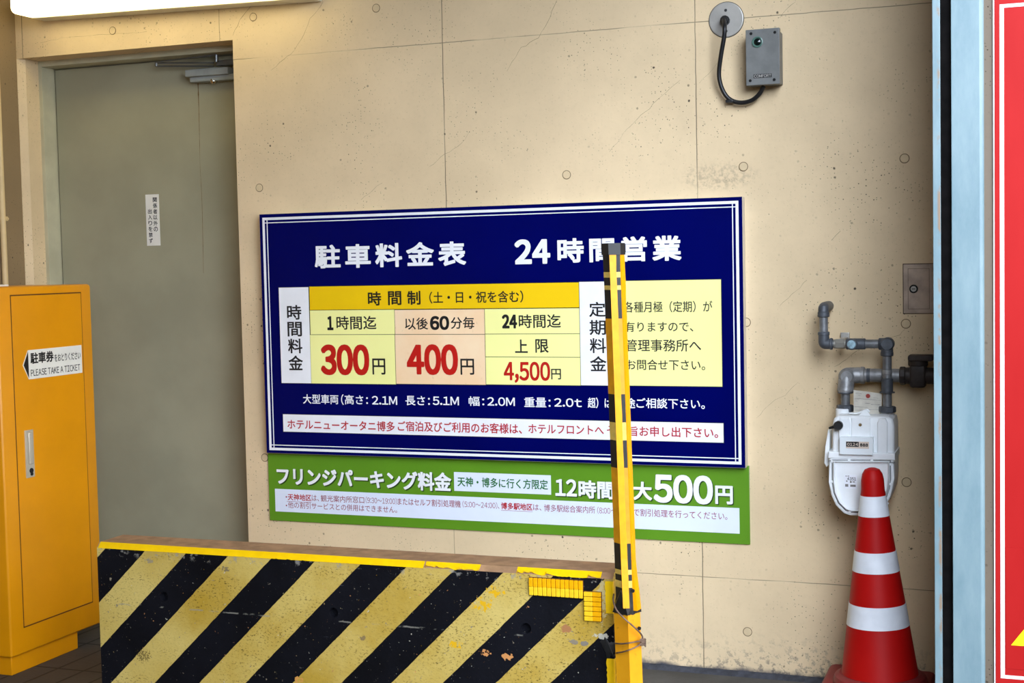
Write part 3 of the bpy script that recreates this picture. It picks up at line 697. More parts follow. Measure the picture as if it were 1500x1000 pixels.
# the plate is a sub-part already: its writing is parted at the same level
def textx(parent, txt, l, r, hpx, X, mat, bold=0.0, spacing=1.0):
    A, C = atx(*l, X), atx(*r, X); mxp, myp = (l[0]+r[0])/2, (l[1]+r[1])/2
    h = atx(mxp, myp-hpx/2, X).z-atx(mxp, myp+hpx/2, X).z
    b = B(); text_mesh(b, txt, Vector((X, A.y, (A.z+C.z)/2-h/2)), UY, UZ, NX, C.y-A.y, h, bold, spacing)
    return obj_flat('lettering', b, mat, parent)
textx(cdoor, '駐車券', (44.4, 524.3), (78.4, 521.8), 16.5, XP, M_ink, .03)
textx(cdoor, 'をおとりください', (79.6, 523.6), (117.8, 520.6), 11, XP, M_ink, .012)
textx(cdoor, 'PLEASE TAKE A TICKET', (45, 545.3), (117.2, 538.4), 9.6, XP, M_ink, .012)
h0, h1, h2, h3 = atx(35.5, 630.5, XF), atx(47.5, 628.5, XF), atx(38, 700, XF), atx(50, 698, XF)
hy0, hy1, hz1, hz0 = (h0.y+h2.y)/2, (h1.y+h3.y)/2, (h0.z+h1.z)/2, (h2.z+h3.z)/2
b = B(); b.box(XF-.002, XF+.004, hy0, hy1, hz0, hz1, .0012); hd = obj('latch_handle', b, M_latch, cdoor)
hm, hw = (hy0+hy1)/2, hy1-hy0
b = B(); b.box(XF+.003, XF+.011, hm-hw*.24, hm+hw*.30, hz0+(hz1-hz0)*.28, hz1-.008, .004, 3); obj('lever', b, M_latch, cdoor)
b = B(); b.cyl((XF+.003, hm+hw*.05, hz0+.024), (XF+.008, hm+hw*.05, hz0+.024), .009, 20, .001); b.cyl((XF+.003, hm+hw*.08, hz0+.012), (XF+.008, hm+hw*.08, hz0+.012), .006, 16, .001); obj('lock', b, M_dark, cdoor)
q0, q1 = atx(-30, 418.3, -.70), atx(12.5, 416.3, -.70)
b = B(); b.box(-.84, -.70, q0.y-.05, q1.y, 1.3502, 1.3502+.0065, .001)
tag(obj('white_card', b, M_white, base=(-.77, q1.y-.05, 1.3502)), 'thin white card lying on top of the amber cabinet at the far left', 'card')

# conduit on the left wall
cb = thing('wall_conduit', 'thin beige conduit pipe running down the left wall above the cabinet', 'pipe', (-1.07, -.15, 0))
pc = atx(4, 320, -1.071); cxr = .0115
b = B(); b.cyl((-1.071, pc.y, 0.0), (-1.071, pc.y, 3.0), cxr, 20); obj('pipe', b, M_conduit, cb)
b = B(); b.cyl((-1.071, pc.y, pc.z-.006), (-1.071, pc.y, pc.z+.006), cxr+.003, 20); b.box(-1.085, -1.079, pc.y+.008, pc.y+.042, pc.z-.009, pc.z+.009, .002)
b.cyl((-1.08, pc.y+.032, pc.z), (-1.072, pc.y+.032, pc.z), .005, 12); obj('pipe_clamp', b, M_conduit, cb)

# ceiling / wall lamp
la, lb_ = at(16, 21, -.19), at(290, 0.5, -.19)
sl = (lb_.z-la.z)/(lb_.x-la.x); Llen = 1.24
lp = thing('tube_light_fixture', 'glowing white tube light fixture above the grey door', 'lamp', (la.x+Llen/2, -.10, la.z+.05))
rotl = Matrix.Rotation(-math.atan(sl), 3, 'Y')
def beam(b, x0, x1, y0, y1, z0, z1, bev, seg):
    c = Vector((la.x+(x0+x1)/2, (y0+y1)/2, la.z+(z0+z1)/2+sl*(x0+x1)/2))
    b.box(c.x-(x1-x0)/2, c.x+(x1-x0)/2, y0, y1, c.z-(z1-z0)/2, c.z+(z1-z0)/2, bev, seg, rotl)
b = B(); beam(b, 0.0, Llen, -.205, -.075, 0, .085, .024, 4); obj('diffuser', b, M_diffuser, lp)
b = B(); beam(b, .004, Llen-.004, -.078, -.0005, .001, .090, .004, 2); obj('lamp_housing', b, M_housing, lp)

# ================================================================== BARRIER
BX0, BX1, BYF, BYB, BH = at(143, 830, -1.18).x, at(898.5, 900, -1.18).x, -1.18, -1.042, .594
bar = thing('striped_barrier', 'low concrete barrier wall painted in black and yellow diagonal stripes', 'barrier', (0, -1.11, 0))
b = B(); ch = .014
b.mi = 0; sec = [(BYF, 0), (BYF, BH-ch), (BYF+ch, BH), (BYB-.01, BH), (BYB, BH-.01), (BYB, 0)]
b.prism(sec, 'x', BX0, BX1)
for f in b.bm.faces:
    f.normal_update()
    c = f.calc_center_median()
    if c.z > BH-ch+.001 and abs(f.normal.x) < .5: f.material_index = 1
holes = ((240, 873.5), (488.5, 897), (770.5, 920))
tmp = obj('barrier_body', b, [M_barrier, M_bartop], bar, smooth=False)
cut = B()
for (px, py) in holes:
    c = at(px, py, BYF); cut.cyl((c.x, BYF-.01, c.z), (c.x, BYF+.018, c.z), .0155, 24, 0, .0115)
co = obj('cutter', cut, M_dark, bar, smooth=False)
md = tmp.modifiers.new('holes', 'BOOLEAN'); md.object = co; md.operation = 'DIFFERENCE'; md.solver = 'EXACT'
bpy.context.view_layer.update(); dg = bpy.context.evaluated_depsgraph_get(); dg.update()
nm = bpy.data.meshes.new_from_object(tmp.evaluated_get(dg)); tmp.modifiers.clear(); tmp.data = nm; nm.name = 'barrier_body'
bpy.data.objects.remove(co)
nm.materials.clear()
for m in (M_barrier, M_bartop): nm.materials.append(m)
for p_ in nm.polygons:
    c = p_.center
    p_.material_index = 1 if (p_.normal.z > .3 and c.z > BH-ch) else 0
# yellow tape along the front top edge, torn at the lower side
def tape(x0, x1, rag, zt=1.0):
    b = B(); n = max(3, int((x1-x0)/.006)); prev = None; fs = []; lev = 0
    for i in range(n+1):
        x = x0+(x1-x0)*i/n; lev = .7*lev+random.uniform(0, rag)*.6
        if random.random() < .05: lev += rag*1.2
        lev = min(lev, .012); up = random.uniform(0, rag*.15)
        o = .0009
        A = (x, BYF+ch, BH+o); Cc = (x, BYF+ch*.5-.0006, BH-ch*.5+.0006); D = (x, BYF-.0012, BH-ch-.001+max(0, lev-.004))
        cur = [b.bm.verts.new(q) for q in (A, Cc, D)]
        if prev:
            for k in range(2): fs.append(b.bm.faces.new((prev[k], prev[k+1], cur[k+1], cur[k])))
        prev = cur
    b._fin(fs); return obj('edge_tape', b, M_tape, bar, smooth=False)
xa = lambda px, py: at(px, py, BYF).x
tape(BX0+.004, xa(620, 830), .002); tape(xa(622, 830), xa(702, 838), .007); tape(xa(756, 838), xa(880, 845), .005)
def vtape(z0, z1, rag):
    b = B(); n = int((z1-z0)/.006); prev = None; fs = []
    for i in range(n+1):
        z = z0+(z1-z0)*i/n; l = random.uniform(0, rag)
        cur = [b.bm.verts.new(q) for q in ((BX1-.021+l, BYF-.001, z), (BX1-.001, BYF-.001, z), (BX1+.001, BYF+.001, z), (BX1+.001, BYF+.010, z))]
        if prev:
            for k in range(3): fs.append(b.bm.faces.new((prev[k], prev[k+1], cur[k+1], cur[k])))
        prev = cur
    b._fin(fs); obj('edge_tape', b, M_tape, bar, smooth=False)
vtape(at(892, 898, BYF).z, at(892, 851, BYF).z, .002); vtape(.02, at(892, 964, BYF).z, .003)
# black tar blob over the worn corner
b = B(); c0 = at(891, 948, BYF); r = bmesh.ops.create_icosphere(b.bm, subdivisions=3, radius=1)
for v in r['verts']:
    k = 1+.25*math.sin(v.co.x*7+v.co.z*5)+.15*math.sin(v.co.z*13)
    v.co = Vector((c0.x+v.co.x*.020*k, BYF+.004+v.co.y*.008, c0.z+v.co.z*.026*k-v.co.x*.012))
obj('tar_patch', b, M_guardblack, bar, label='lump of black tar on the worn corner')
# block reflectors
def ribs(tl, tr, bl, br, n, vertical):
    p = [at(*q, BYF) for q in (tl, tr, bl, br)]
    x0, x1 = (p[0].x+p[2].x)/2, (p[1].x+p[3].x)/2; z1, z0 = (p[0].z+p[1].z)/2, (p[2].z+p[3].z)/2
    b = B(); b.mi = 2; b.box(x0, x1, BYF-.004, BYF, z0, z1)
    for k in range(n):
        if vertical:
            a, c = z1-(z1-z0)*k/n, z1-(z1-z0)*(k+1)/n; xm = (x0+x1)/2
            b.mi = 1; b.box(x0+.001, xm, BYF-.010, BYF, c+.0007, a-.0007, .0012, 1); b.mi = 0; b.box(xm, x1-.001, BYF-.009, BYF, c+.0007, a-.0007, .0012, 1)
        else:
            a, c = x0+(x1-x0)*k/n, x0+(x1-x0)*(k+1)/n; zm = (z0+z1)/2
            b.mi = 0; b.box(a+.0007, c-.0007, BYF-.010, BYF, zm, z1-.001, .0012, 1); b.mi = 1; b.box(a+.0007, c-.0007, BYF-.009, BYF, z0+.001, zm, .0012, 1)
    return obj('reflector', b, [M_amber, M_amberlow, M_cabgap], bar, label=('upright' if vertical else 'level')+' ribbed amber reflector block')
ribs((775.6, 843.6), (855, 850), (776, 870.4), (855, 876.4), 12, False)
ribs((856, 865), (882, 866.5), (856.5, 907.5), (882, 910), 6, True)

# ================================================================== POST
PY = -1.225
PB, PT = at(922, 990, PY), at(898, 357, PY)
def axis_pt(z):
    t = (z-PB.z)/(PT.z-PB.z); return Vector((PB.x+(PT.x-PB.x)*t, PY, z))
pt = thing('gate_post', 'slim leaning yellow post wrapped in black and yellow guard strips, right of the barrier', 'post', axis_pt(0))
def section(angles, R, z):
    c = axis_pt(z); return [Vector((c.x+R*math.sin(a), c.y-R*math.cos(a), z)) for a in angles]
def loft(b, rings, mi):
    vs = [[b.bm.verts.new(p) for p in r] for r in rings]; n = len(rings[0])
    for k, (A, C) in enumerate(zip(vs, vs[1:])):
        for i in range(n):
            f = b.bm.faces.new((A[i], A[(i+1) % n], C[(i+1) % n], C[i])); f.material_index = mi[k]
    f = b.bm.faces.new(vs[0][::-1]); f.material_index = mi[0]; f = b.bm.faces.new(vs[-1]); f.material_index = mi[-1]
VA = math.radians(17)
zpx = lambda y: at(905, y, PY).z
sq = [VA+math.radians(a) for a in (2, 92, 182, 272)]
b = B(); loft(b, [section(sq, .033, 0), section(sq, .033, zpx(888))], [0]); obj('post_base', b, M_post, pt)
hx = [VA+math.radians(6-30+60*k) for k in range(6)]
bands = [(357, 0), (398, 2), (406, 0), (417.5, 2), (424, 0), (466, 1), (576, 0), (617, 2), (643, 0), (683, 1), (793, 0), (831, 2), (838, 0), (847, 2), (857, 0), (896, 0)]
rings = []; mi = []
for k, (y, m) in enumerate(bands):
    Rr = .0262 if 372 < y < 858 else .0275
    rings.append(section(hx, Rr, zpx(y)))
    if k < len(bands)-1: mi.append(m)
b = B(); loft(b, rings, mi); obj('corner_guard', b, [M_guardblack, M_gold, M_palestrip], pt, smooth=False)
b = B(); loft(b, [section(hx, .0300, zpx(373)), section(hx, .0300, zpx(356))], [0]); obj('guard_cap', b, M_darkgray, pt, smooth=False)
b = B(); loft(b, [section(sq, .0365, zpx(895)), section(hx[:1]+hx[2:5], .0330, zpx(860))], [0]); obj('guard_foot', b, M_guardblack, pt, smooth=False)
# two tall yellow strips stuck on the facing facets
def strip(i, f0, f1, y0, y1):
    b = B(); n = 22; prev = None; fs = []
    for k in range(n+1):
        y = y0+(y1-y0)*k/n; z = zpx(y); s_ = section(hx, .0262, z); A, C = s_[i], s_[(i+1) % 6]
        nr = ((A+C)/2-axis_pt(z)).normalized(); j = random.uniform(-.0006, .0006); of = nr*(.0022+.003*(1 if k > n-3 else 0)*(k-n+3))
        base = nr*-.001
        P, Q = A+(C-A)*f0, A+(C-A)*f1
        cur = [b.bm.verts.new(v) for v in (P+base, P+of, Q+of+Vector((j, 0, 0)), Q+base)]
        if prev:
            for m in range(3): fs.append(b.bm.faces.new((prev[m], prev[m+1], cur[m+1], cur[m])))
        prev = cur
    b._fin(fs); obj('yellow_strip', b, M_strip, pt, smooth=False)
# facets: index 0 faces the camera, its left neighbour is 5, its right one 1
strip(0, .0, .62, 373, 885); strip(1, .0, .95, 371, 890)
for px_, py_, dr in ((927, 865, (.3, -1, 0)), (939, 917, (1, -.3, 0))):
    b = B(); c = at(px_, py_, PY-.031) if px_ < 930 else axis_pt(zpx(py_))+Vector((.030, -.004, 0)); b.lathe([(0, .0), (.005, 0), (.004, .005), (0, .006)], c, dr, 12); obj('bolt', b, M_dark, pt)
# wire wound round the post
W_ = lambda px, py, Y: at(px, py, Y-.103)
b = B()
b.tube(smooth_path([W_(899, 870, -1.10), W_(898.5, 880, -1.15), W_(903, 893, -1.168), W_(915, 906, -1.172), W_(931, 920, -1.165), W_(940, 930, -1.135), W_(942, 940, -1.125)]), .0022, 8)
b.tube(smooth_path([W_(902, 942, -1.135), W_(910, 942.5, -1.158), W_(921, 941.5, -1.166), W_(932, 939.5, -1.150), W_(942, 938, -1.128)]), .0020, 8)
b.tube(smooth_path([W_(903, 956, -1.135), W_(912, 954.5, -1.158), W_(922, 951.5, -1.166), W_(934, 946, -1.150), W_(943, 939, -1.128)]), .0020, 8)
for k in range(4):
    c = W_(942, 936+k*2.6, -1.128); b.tube([c+Vector((-.006, -.006, 0)), c+Vector((.006, -.004, .002)), c+Vector((.004, .006, -.002))], .0026, 8)
b.tube([W_(942, 942, -1.128), W_(946, 947, -1.13)], .002, 8)
tag(obj('binding_wire', b, M_wire, base=W_(920, 945, -1.12)), 'rusty binding wire twisted round the yellow post beside the barrier', 'wire')

# ================================================================== CONE
cx_, cyy = 2.264, -.275
cn = thing('traffic_cone', 'red traffic cone with three silver bands standing under the gas meter', 'traffic cone', (cx_, cyy, 0))
rad = lambda z: .1315-.1408*z
b = B(); b.box(cx_-.166, cx_+.166, cyy-.175, cyy+.188, 0, .094, .022, 3); obj('base_plate', b, M_conebase, cn)
LEAN = Vector((-.030, 0, 1)).normalized(); CB = (cx_+.014, cyy, 0)
b = B(); b.lathe([(.11, .085), (.140, .085), (.140, .106), (.134, .120), (.120, .128), (.103, .128)], CB, LEAN, 48); obj('base_collar', b, M_conebase, cn)
b = B(); b.lathe([(.122, .09), (rad(.11), .11), (rad(.655), .655), (.0345, .69), (.0335, .718), (.030, .736), (.022, .749), (.010, .754), (0, .755)], CB, LEAN, 64); obj('cone_body', b, M_cone, cn)
for za, zb in ((.671, .610), (.504, .443), (.3445, .278)):
    b = B(); b.lathe([(rad(zb)-.001, zb), (rad(zb)+.0012, zb), (rad(za)+.0012, za), (rad(za)-.001, za)], CB, LEAN, 64); obj('reflective_band', b, M_band, cn, label='silver white reflective band')

# ================================================================== GAS METER
YM = -.20
gm = thing('gas_meter', 'white gas meter box on the wall behind the traffic cone', 'meter', at(1263, 752, -.1))
def outl(pts, Y=YM): return [(at(x, y, Y).x, at(x, y, Y).z) for x, y in pts]
low = [(1213.5, 669), (1309.5, 670), (1310, 700), (1308, 716), (1303, 731), (1294, 744), (1282, 753), (1275, 756), (1245, 755), (1236, 752), (1224, 740), (1216.5, 723), (1214, 706)]
b = B(); b.prism(outl(low), 'y', YM, -.045, .006, 2); obj('meter_body', b, M_meter, gm)
up_ = [(1218.5, 668), (1219, 622), (1221, 613), (1227, 608.5), (1301, 610), (1308, 614.5), (1310, 624), (1310, 669)]
b = B(); b.prism(outl(up_, -.19), 'y', -.190, -.045, .012, 3)
b.prism(outl([(1228, 667), (1228, 618), (1230, 612), (1243, 612), (1245, 617), (1245, 667)], -.197), 'y', -.197, -.15, .004, 2)
b.prism(outl([(1285, 667), (1285, 619), (1288, 613), (1297, 613), (1300, 619), (1300, 667)], -.200), 'y', -.200, -.15, .004, 2)
b.prism(outl([(1247, 666), (1247, 612), (1275, 612), (1275, 666)], -.195), 'y', -.195, -.15, .002, 1)
obj('meter_cover', b, M_meter, gm)
b = B(); b.prism(outl([(1213, 671), (1213.5, 661), (1311, 664), (1311, 674)], -.205), 'y', -.205, -.045, .003, 2); obj('meter_flange', b, M_meter, gm)
def inset(pts, k, c=(1262, 708)): return [(c[0]+(x-c[0])*k, c[1]+(y-c[1])*k) for x, y in pts]
b = B(); o_, i_ = inset(low, .87), inset(low, .80); n_ = len(low)
ov = [at(x, y, YM) for x, y in o_]; iv = [at(x, y, YM) for x, y in i_]
vo = [b.bm.verts.new(p+Vector((0, -.0005, 0))) for p in ov]; vt = [b.bm.verts.new(p*.5+q*.5+Vector((0, -.011, 0))) for p, q in zip(ov, iv)]; vi = [b.bm.verts.new(p+Vector((0, -.0005, 0))) for p in iv]
for k in range(n_):
    k2 = (k+1) % n_; b.bm.faces.new((vo[k], vo[k2], vt[k2], vt[k])); b.bm.faces.new((vt[k], vt[k2], vi[k2], vi[k]))
obj('meter_rim', b, M_meter, gm)
b = B()
for k0, k1, d in ((.905, .875, .0008), (1.004, .985, .0008)):
    ov = [at(x, y, YM) for x, y in inset(low, k0)]; iv = [at(x, y, YM) for x, y in inset(low, k1)]
    vo = [b.bm.verts.new(p+Vector((0, -d, 0))) for p in ov]; vi = [b.bm.verts.new(p+Vector((0, -d, 0))) for p in iv]
    if k0 < 1:
        for k in range(n_): b.bm.faces.new((vo[k], vo[(k+1) % n_], vi[(k+1) % n_], vi[k]))
obj('groove_shade_line', b, M_groove_shade, gm)  # shade of the groove round the rim, drawn as a grey line
b = B(); A, C = at(1214, 674, -.206), at(1310.5, 676.5, -.206); b.box(A.x, C.x, -.2025, -.19, C.z-.001, A.z-.003); obj('groove_shade_line', b, M_groove_shade, gm)  # same painted groove shade, under the flange
for (x, y) in ((1216.5, 673.5), (1243, 671), (1278, 672.5), (1307, 678), (1217, 705), (1307, 709), (1222, 735), (1244, 752), (1302, 739)):
    b = B(); c = at(1262+(x-1262)*.95, 706+(y-706)*.94, YM); b.lathe([(0, .0), (.0045, 0), (.0035, .0035), (0, .004)], c, NF, 14); obj('screw', b, M_meter, gm)
b = B(); x0, x1, z0, z1 = rect_px(b, (1232, 637.5), (1280, 639.5), (1232, 662.5), (1280, 665), -.19, 0, .030)
counter = obj('counter_housing', b, M_glass, gm)
YC = -.22
b = B(); rect_px(b, (1239.3, 646), (1273, 647), (1239.3, 656.3), (1273, 657), YC, 0, .0006); obj('counter_dial', b, M_pink, counter)
b = B(); rect_px(b, (1239.5, 646.4), (1258, 647), (1239.5, 653.8), (1258, 654.2), YC, .0005, .0012); obj('counter_dial', b, M_black, counter, label='black digit strip')
text(counter, '0124', (1241, 650.2), (1257, 651), 4.4, YC-.0012, M_pink, .02, 1.3); text(counter, '888', (1259.6, 651.2), (1271.6, 652), 4.6, YC-.0006, M_black, .06, 1.35)
b = B(); c = at(1260, 622, -.195); b.lathe([(0, 0), (.005, 0), (.004, .003), (0, .004)], c, NF, 14); obj('seal_screw', b, M_rust, gm)
b = B(); c = at(1228.5, 622.5, -.197); b.lathe([(0, 0), (.014, 0), (.014, .018), (.011, .022), (0, .022)], c, NF, 20); b.tube([c+Vector((0, -.012, 0)), at(1214.5, 627, -.205)], [.006, .0035], 10)
obj('black_knob', b, M_black, gm)
b = B(); b.prism(outl([(1214.5, 628), (1217.5, 630), (1216, 679), (1212.5, 682), (1209, 676), (1211, 652)], -.14), 'y', -.17, -.11, .002, 1); obj('side_plate', b, M_meter, gm)
b = B(); rect_px(b, (1236.8, 695), (1255, 695.6), (1236.8, 715.3), (1255, 716), YM, 0, .0006); lab = obj('serial_label', b, M_meterlabel, gm)
text(lab, '4351', (1241, 700.8), (1254, 701.4), 4.6, YM-.0006, M_ink, .02)
b = B()
for (xa_, ya_, wb, hb) in ((1239.5, 697, 2, 1.2), (1242.8, 697, 2.6, 1.2), (1240.5, 704.4, 2, 2), (1246.3, 705.6, 2.6, 3), (1250.5, 705.6, 3.6, 1.6), (1240.3, 710.6, 4.6, 4), (1249.5, 711.2, 8, 3.4)):
    A, C = at(xa_-wb/2, ya_-hb/2, YM-.0006), at(xa_+wb/2, ya_+hb/2, YM-.0006); b.box(A.x, C.x, YM-.0009, YM-.0006, C.z, A.z)
obj('lettering', b, M_paperink, lab)
YQ = -.105
def vy(px, y0, y1, r, b, n=24, bev=.002): c0, c1 = at(px, y1, YQ), at(px, y0, YQ); b.cyl((c0.x, YQ, c0.z), (c0.x, YQ, c1.z), r, n, bev)
for px, d in ((1234.5, 0), (1299.5, 2)):
    b = B(); vy(px, 598+d, 612+d, .022, b); obj('port_collar', b, M_meter, gm)
b = B(); b.prism(outl([(1257, 610), (1265, 600), (1270, 601), (1277, 610)], -.17), 'y', -.175, -.165); b.tube(smooth_path([at(x, y, -.17) for x, y in ((1244, 605), (1256, 605), (1264, 602), (1270, 600), (1274, 603))]), .003, 8); obj('seal_clip', b, M_meter, gm)

# tag paper
tg = thing('inspection_tag', 'cream paper inspection tag with a red seal tucked between the meter pipes', 'tag', at(1271, 605, -.125))
Tq = [at(1250.5, 571, -.128), at(1292, 576.2, -.118), at(1291, 606, -.118), at(1250.5, 606, -.13)]
b = B(); nrm = (Tq[1]-Tq[0]).cross(Tq[3]-Tq[0]).normalized()
vs = [b.bm.verts.new(p) for p in Tq]+[b.bm.verts.new(p+Vector((0, .0006, 0))) for p in Tq]
for f in ((0, 1, 2, 3), (7, 6, 5, 4), (0, 4, 5, 1), (1, 5, 6, 2), (2, 6, 7, 3), (3, 7, 4, 0)): b.bm.faces.new([vs[k] for k in f])
obj('paper', b, M_paper, tg)
def tp(u, v): return (Tq[0]*(1-u)+Tq[1]*u)*(1-v)+(Tq[3]*(1-u)+Tq[2]*u)*v+Vector((0, -.0006, 0))
b = B(); c = tp(.51, .19); b.lathe([(0, 0), (.0068, 0), (.0068, .0004), (0, .0004)], c, NF, 20); obj('red_seal', b, M_seal, tg)
b = B()
for (u0, u1, v0) in ((.07, .28, .12), (.16, .24, .20), (.70, .88, .25), (.03, .2, .38), (.03, .14, .45), (.4, .6, .52), (.62, .95, .56), (.03, .5, .70), (.55, .9, .80), (.04, .35, .84), (.03, .97, .34)):
    A, C = tp(u0, v0), tp(u1, v0); b.ribbon([A, A*.66+C*.34, A*.33+C*.67, C], .0016, NF)
obj('writing', b, M_paperink, tg)

# ================================================================== GAS PIPES
def bend(b, p0, corner, p1, r, n=24, k=8):
    p0, corner, p1 = Vector(p0), Vector(corner), Vector(p1); P = [p0]
    for i in range(k+1):
        t = i/k; P.append((p0*.25+corner*.75)*(1-t)**2+corner*2*t*(1-t)+(p1*.25+corner*.75)*t*t)
    P.append(p1); b.tube(P, r, n)
YU = -.118
gp = thing('gas_outlet_pipe', 'thin dark grey pipe looping from the wall to the meter\'s right port', 'pipe', at(1250, 503, 0))
A1 = at(1207, 450, YU); A2 = at(1207, 503.5, YU); A3 = at(1300, 503.5, YU); zr = A2.z; A3 = Vector((A3.x, YU, zr)); A1.x = A2.x = at(1206.5, 475, YU).x
def pz(y): return at(1250, y, YU).z
def pxx(x): return at(x, 503, YU).x
b = B(); bend(b, (A1.x, 0, A1.z), (A1.x, YU, A1.z), (A1.x, YU, pz(461)), .0165); b.cyl((A1.x, YU, pz(464)), (A1.x, YU, pz(456)), .0185, 24, .002); obj('pipe_elbow', b, M_pipedark, gp)
b = B(); b.cyl((A1.x, YU, pz(488)), (A1.x, YU, pz(462)), .0135); obj('pipe', b, M_pipe, gp)
b = B(); bend(b, (A1.x, YU, pz(488)), (A1.x, YU, zr), (pxx(1220), YU, zr), .0168); b.cyl((A1.x, YU, pz(491)), (A1.x, YU, pz(485.5)), .0185, 24, .002); b.cyl((pxx(1215.5), YU, zr), (pxx(1220), YU, zr), .0185, 24, .002); obj('pipe_elbow', b, M_pipedark, gp)
b = B(); b.cyl((pxx(1219), YU, zr), (pxx(1230), YU, zr), .012); obj('pipe', b, M_pipe, gp)
b = B(); b.cyl((pxx(1221.5), YU, zr), (pxx(1224.5), YU, zr), .0145, 24, .001); b.cyl((pxx(1224.5), YU, zr), (pxx(1237), YU, zr), .016, 6, .001); b.cyl((pxx(1237), YU, zr), (pxx(1239.5), YU, zr), .0145, 24, .001); obj('pipe_union', b, M_brass, gp)
b = B(); b.cyl((pxx(1239.5), YU, zr), (pxx(1268), YU, zr), .0175, 24, .002); c = Vector((pxx(1249), YU, zr)); b.cyl(c, c+Vector((0, -.030, 0)), .0175, 24, .002); obj('pipe_tee', b, M_pipedark, gp)
b = B(); b.lathe([(0, .0), (.0135, 0), (.0125, .004), (.004, .006), (0, .006)], c+Vector((0, -.030, 0)), NF, 20); obj('tee_plug', b, M_capblue, gp)
b = B(); b.cyl((pxx(1267), YU, zr), (pxx(1290), YU, zr), .0138); obj('pipe', b, M_pipe, gp)
XD = at(1299.5, 550, YU).x
b = B(); bend(b, (pxx(1288), YU, zr), (XD, YU, zr), (XD, YU, pz(520)), .0185); b.lathe([(.0, -.020), (.017, -.020), (.0205, -.014), (.0205, .014), (.017, .020), (0, .020)], (XD+.002, YU, zr), (0, 1, 0), 24)
b.cyl((pxx(1287), YU, zr), (pxx(1292), YU, zr), .0185, 24, .002); b.cyl((XD, YU, pz(521)), (XD, YU, pz(515)), .0195, 24, .002); obj('pipe_elbow', b, M_pipedark, gp)
b = B(); b.cyl((XD, YU, pz(553)), (XD, YU, pz(520)), .0140); obj('pipe', b, M_pipe, gp)
b = B(); b.cyl((XD, YU, pz(548)), (XD, YU, pz(541)), .0155, 24, .002); obj('pipe_collar', b, M_pipelite, gp)
b = B(); b.cyl((XD, YU, pz(574)), (XD, YU, pz(553)), .0178, 24, .003); b.cyl((XD, YU, pz(574.5)), (XD, YU, pz(573)), .023, 24); obj('insulating_joint', b, M_pipedark, gp)
b = B(); b.cyl((XD, YU, pz(596)), (XD, YU, pz(574)), .0140); obj('pipe', b, M_pipe, gp)
b = B(); b.cyl((XD, YU, pz(603)), (XD, YU, pz(594)), .0265, 8, .003); obj('union_nut', b, M_pipedark, gp)
b = B(); b.box(at(1231, 490, -.02).x, at(1244, 490, -.02).x, -.018, -.0005, at(1237, 498, -.02).z, at(1237, 487, -.02).z, .002); b.box(at(1233, 498, -.06).x, at(1240, 498, -.06).x, YU, -.0005, at(1237, 496.5, -.06).z, at(1237, 494.5, -.06).z); obj('pipe_bracket', b, M_disc, gp)
# inlet
YI = -.066
gi = thing('gas_inlet_pipe', 'thick pale grey elbow pipe from the meter\'s left port to the dark valve', 'pipe', at(1280, 550, 0))
zi = at(1262, 549.5, YI).z; XI = at(1238.5, 560, -.08).x
ix = lambda x: at(x, 550, YI).x
iz = lambda y: at(1240, y, -.08).z
b = B(); bend(b, (XI, YI-.02, iz(573)), (XI+.004, YI-.010, zi), (ix(1262), YI, zi), .0255, 28); b.lathe([(0, -.024), (.018, -.024), (.0265, -.014), (.0265, .014), (.018, .024), (0, .024)], (XI+.006, YI-.012, zi-.002), (0, 1, 0), 24)
b.cyl((ix(1260), YI, zi), (ix(1267), YI, zi), .0275, 24, .003); b.cyl((XI, YI-.02, iz(575)), (XI, YI-.02, iz(569)), .0225, 24, .002); obj('pipe_elbow', b, M_pipelite, gi)
b = B(); b.cyl((ix(1265), YI, zi), (ix(1322), YI, zi), .0215); obj('pipe', b, M_pipelite, gi)
b = B(); b.cyl((ix(1270), YI, zi), (ix(1275), YI, zi), .0222); obj('pipe_collar', b, M_pipedark, gi)
b = B(); b.cyl((XI, YI-.02, iz(596)), (XI, YI-.02, iz(573)), .0145); obj('pipe', b, M_pipe, gi)
b = B(); b.cyl((XI, YI-.02, iz(575.5)), (XI, YI-.02, iz(573.5)), .0235, 24); obj('pipe_flange', b, M_pipedark, gi)
b = B(); b.cyl((XI, YI-.028, iz(602)), (XI, YI-.028, iz(592)), .0265, 8, .003); obj('union_nut', b, M_pipedark, gi)
vv = thing('gas_valve', 'dark iron gas valve on the wall at the right, next to the pale blue rail', 'valve', at(1345, 550, 0))
b = B(); b.cyl((ix(1318), YI, zi), (ix(1327), YI, zi), .0285, 8, .003); obj('valve_nut', b, M_valve, vv)
b = B(); b.cyl((ix(1326), YI, zi), (ix(1372), YI, zi), .026, 24, .003); b.box(ix(1333), ix(1357), YI-.030, YI+.030, zi-.036, zi+.036, .010, 3); b.cyl((ix(1345), YI, zi+.03), (ix(1345), YI, zi+.052), .030, 24, .004); obj('valve_body', b, M_valve, vv)
b = B(); b.box(ix(1331), ix(1368), YI-.034, YI+.03, zi+.047, zi+.066, .006, 2); obj('valve_handle', b, M_valve, vv)

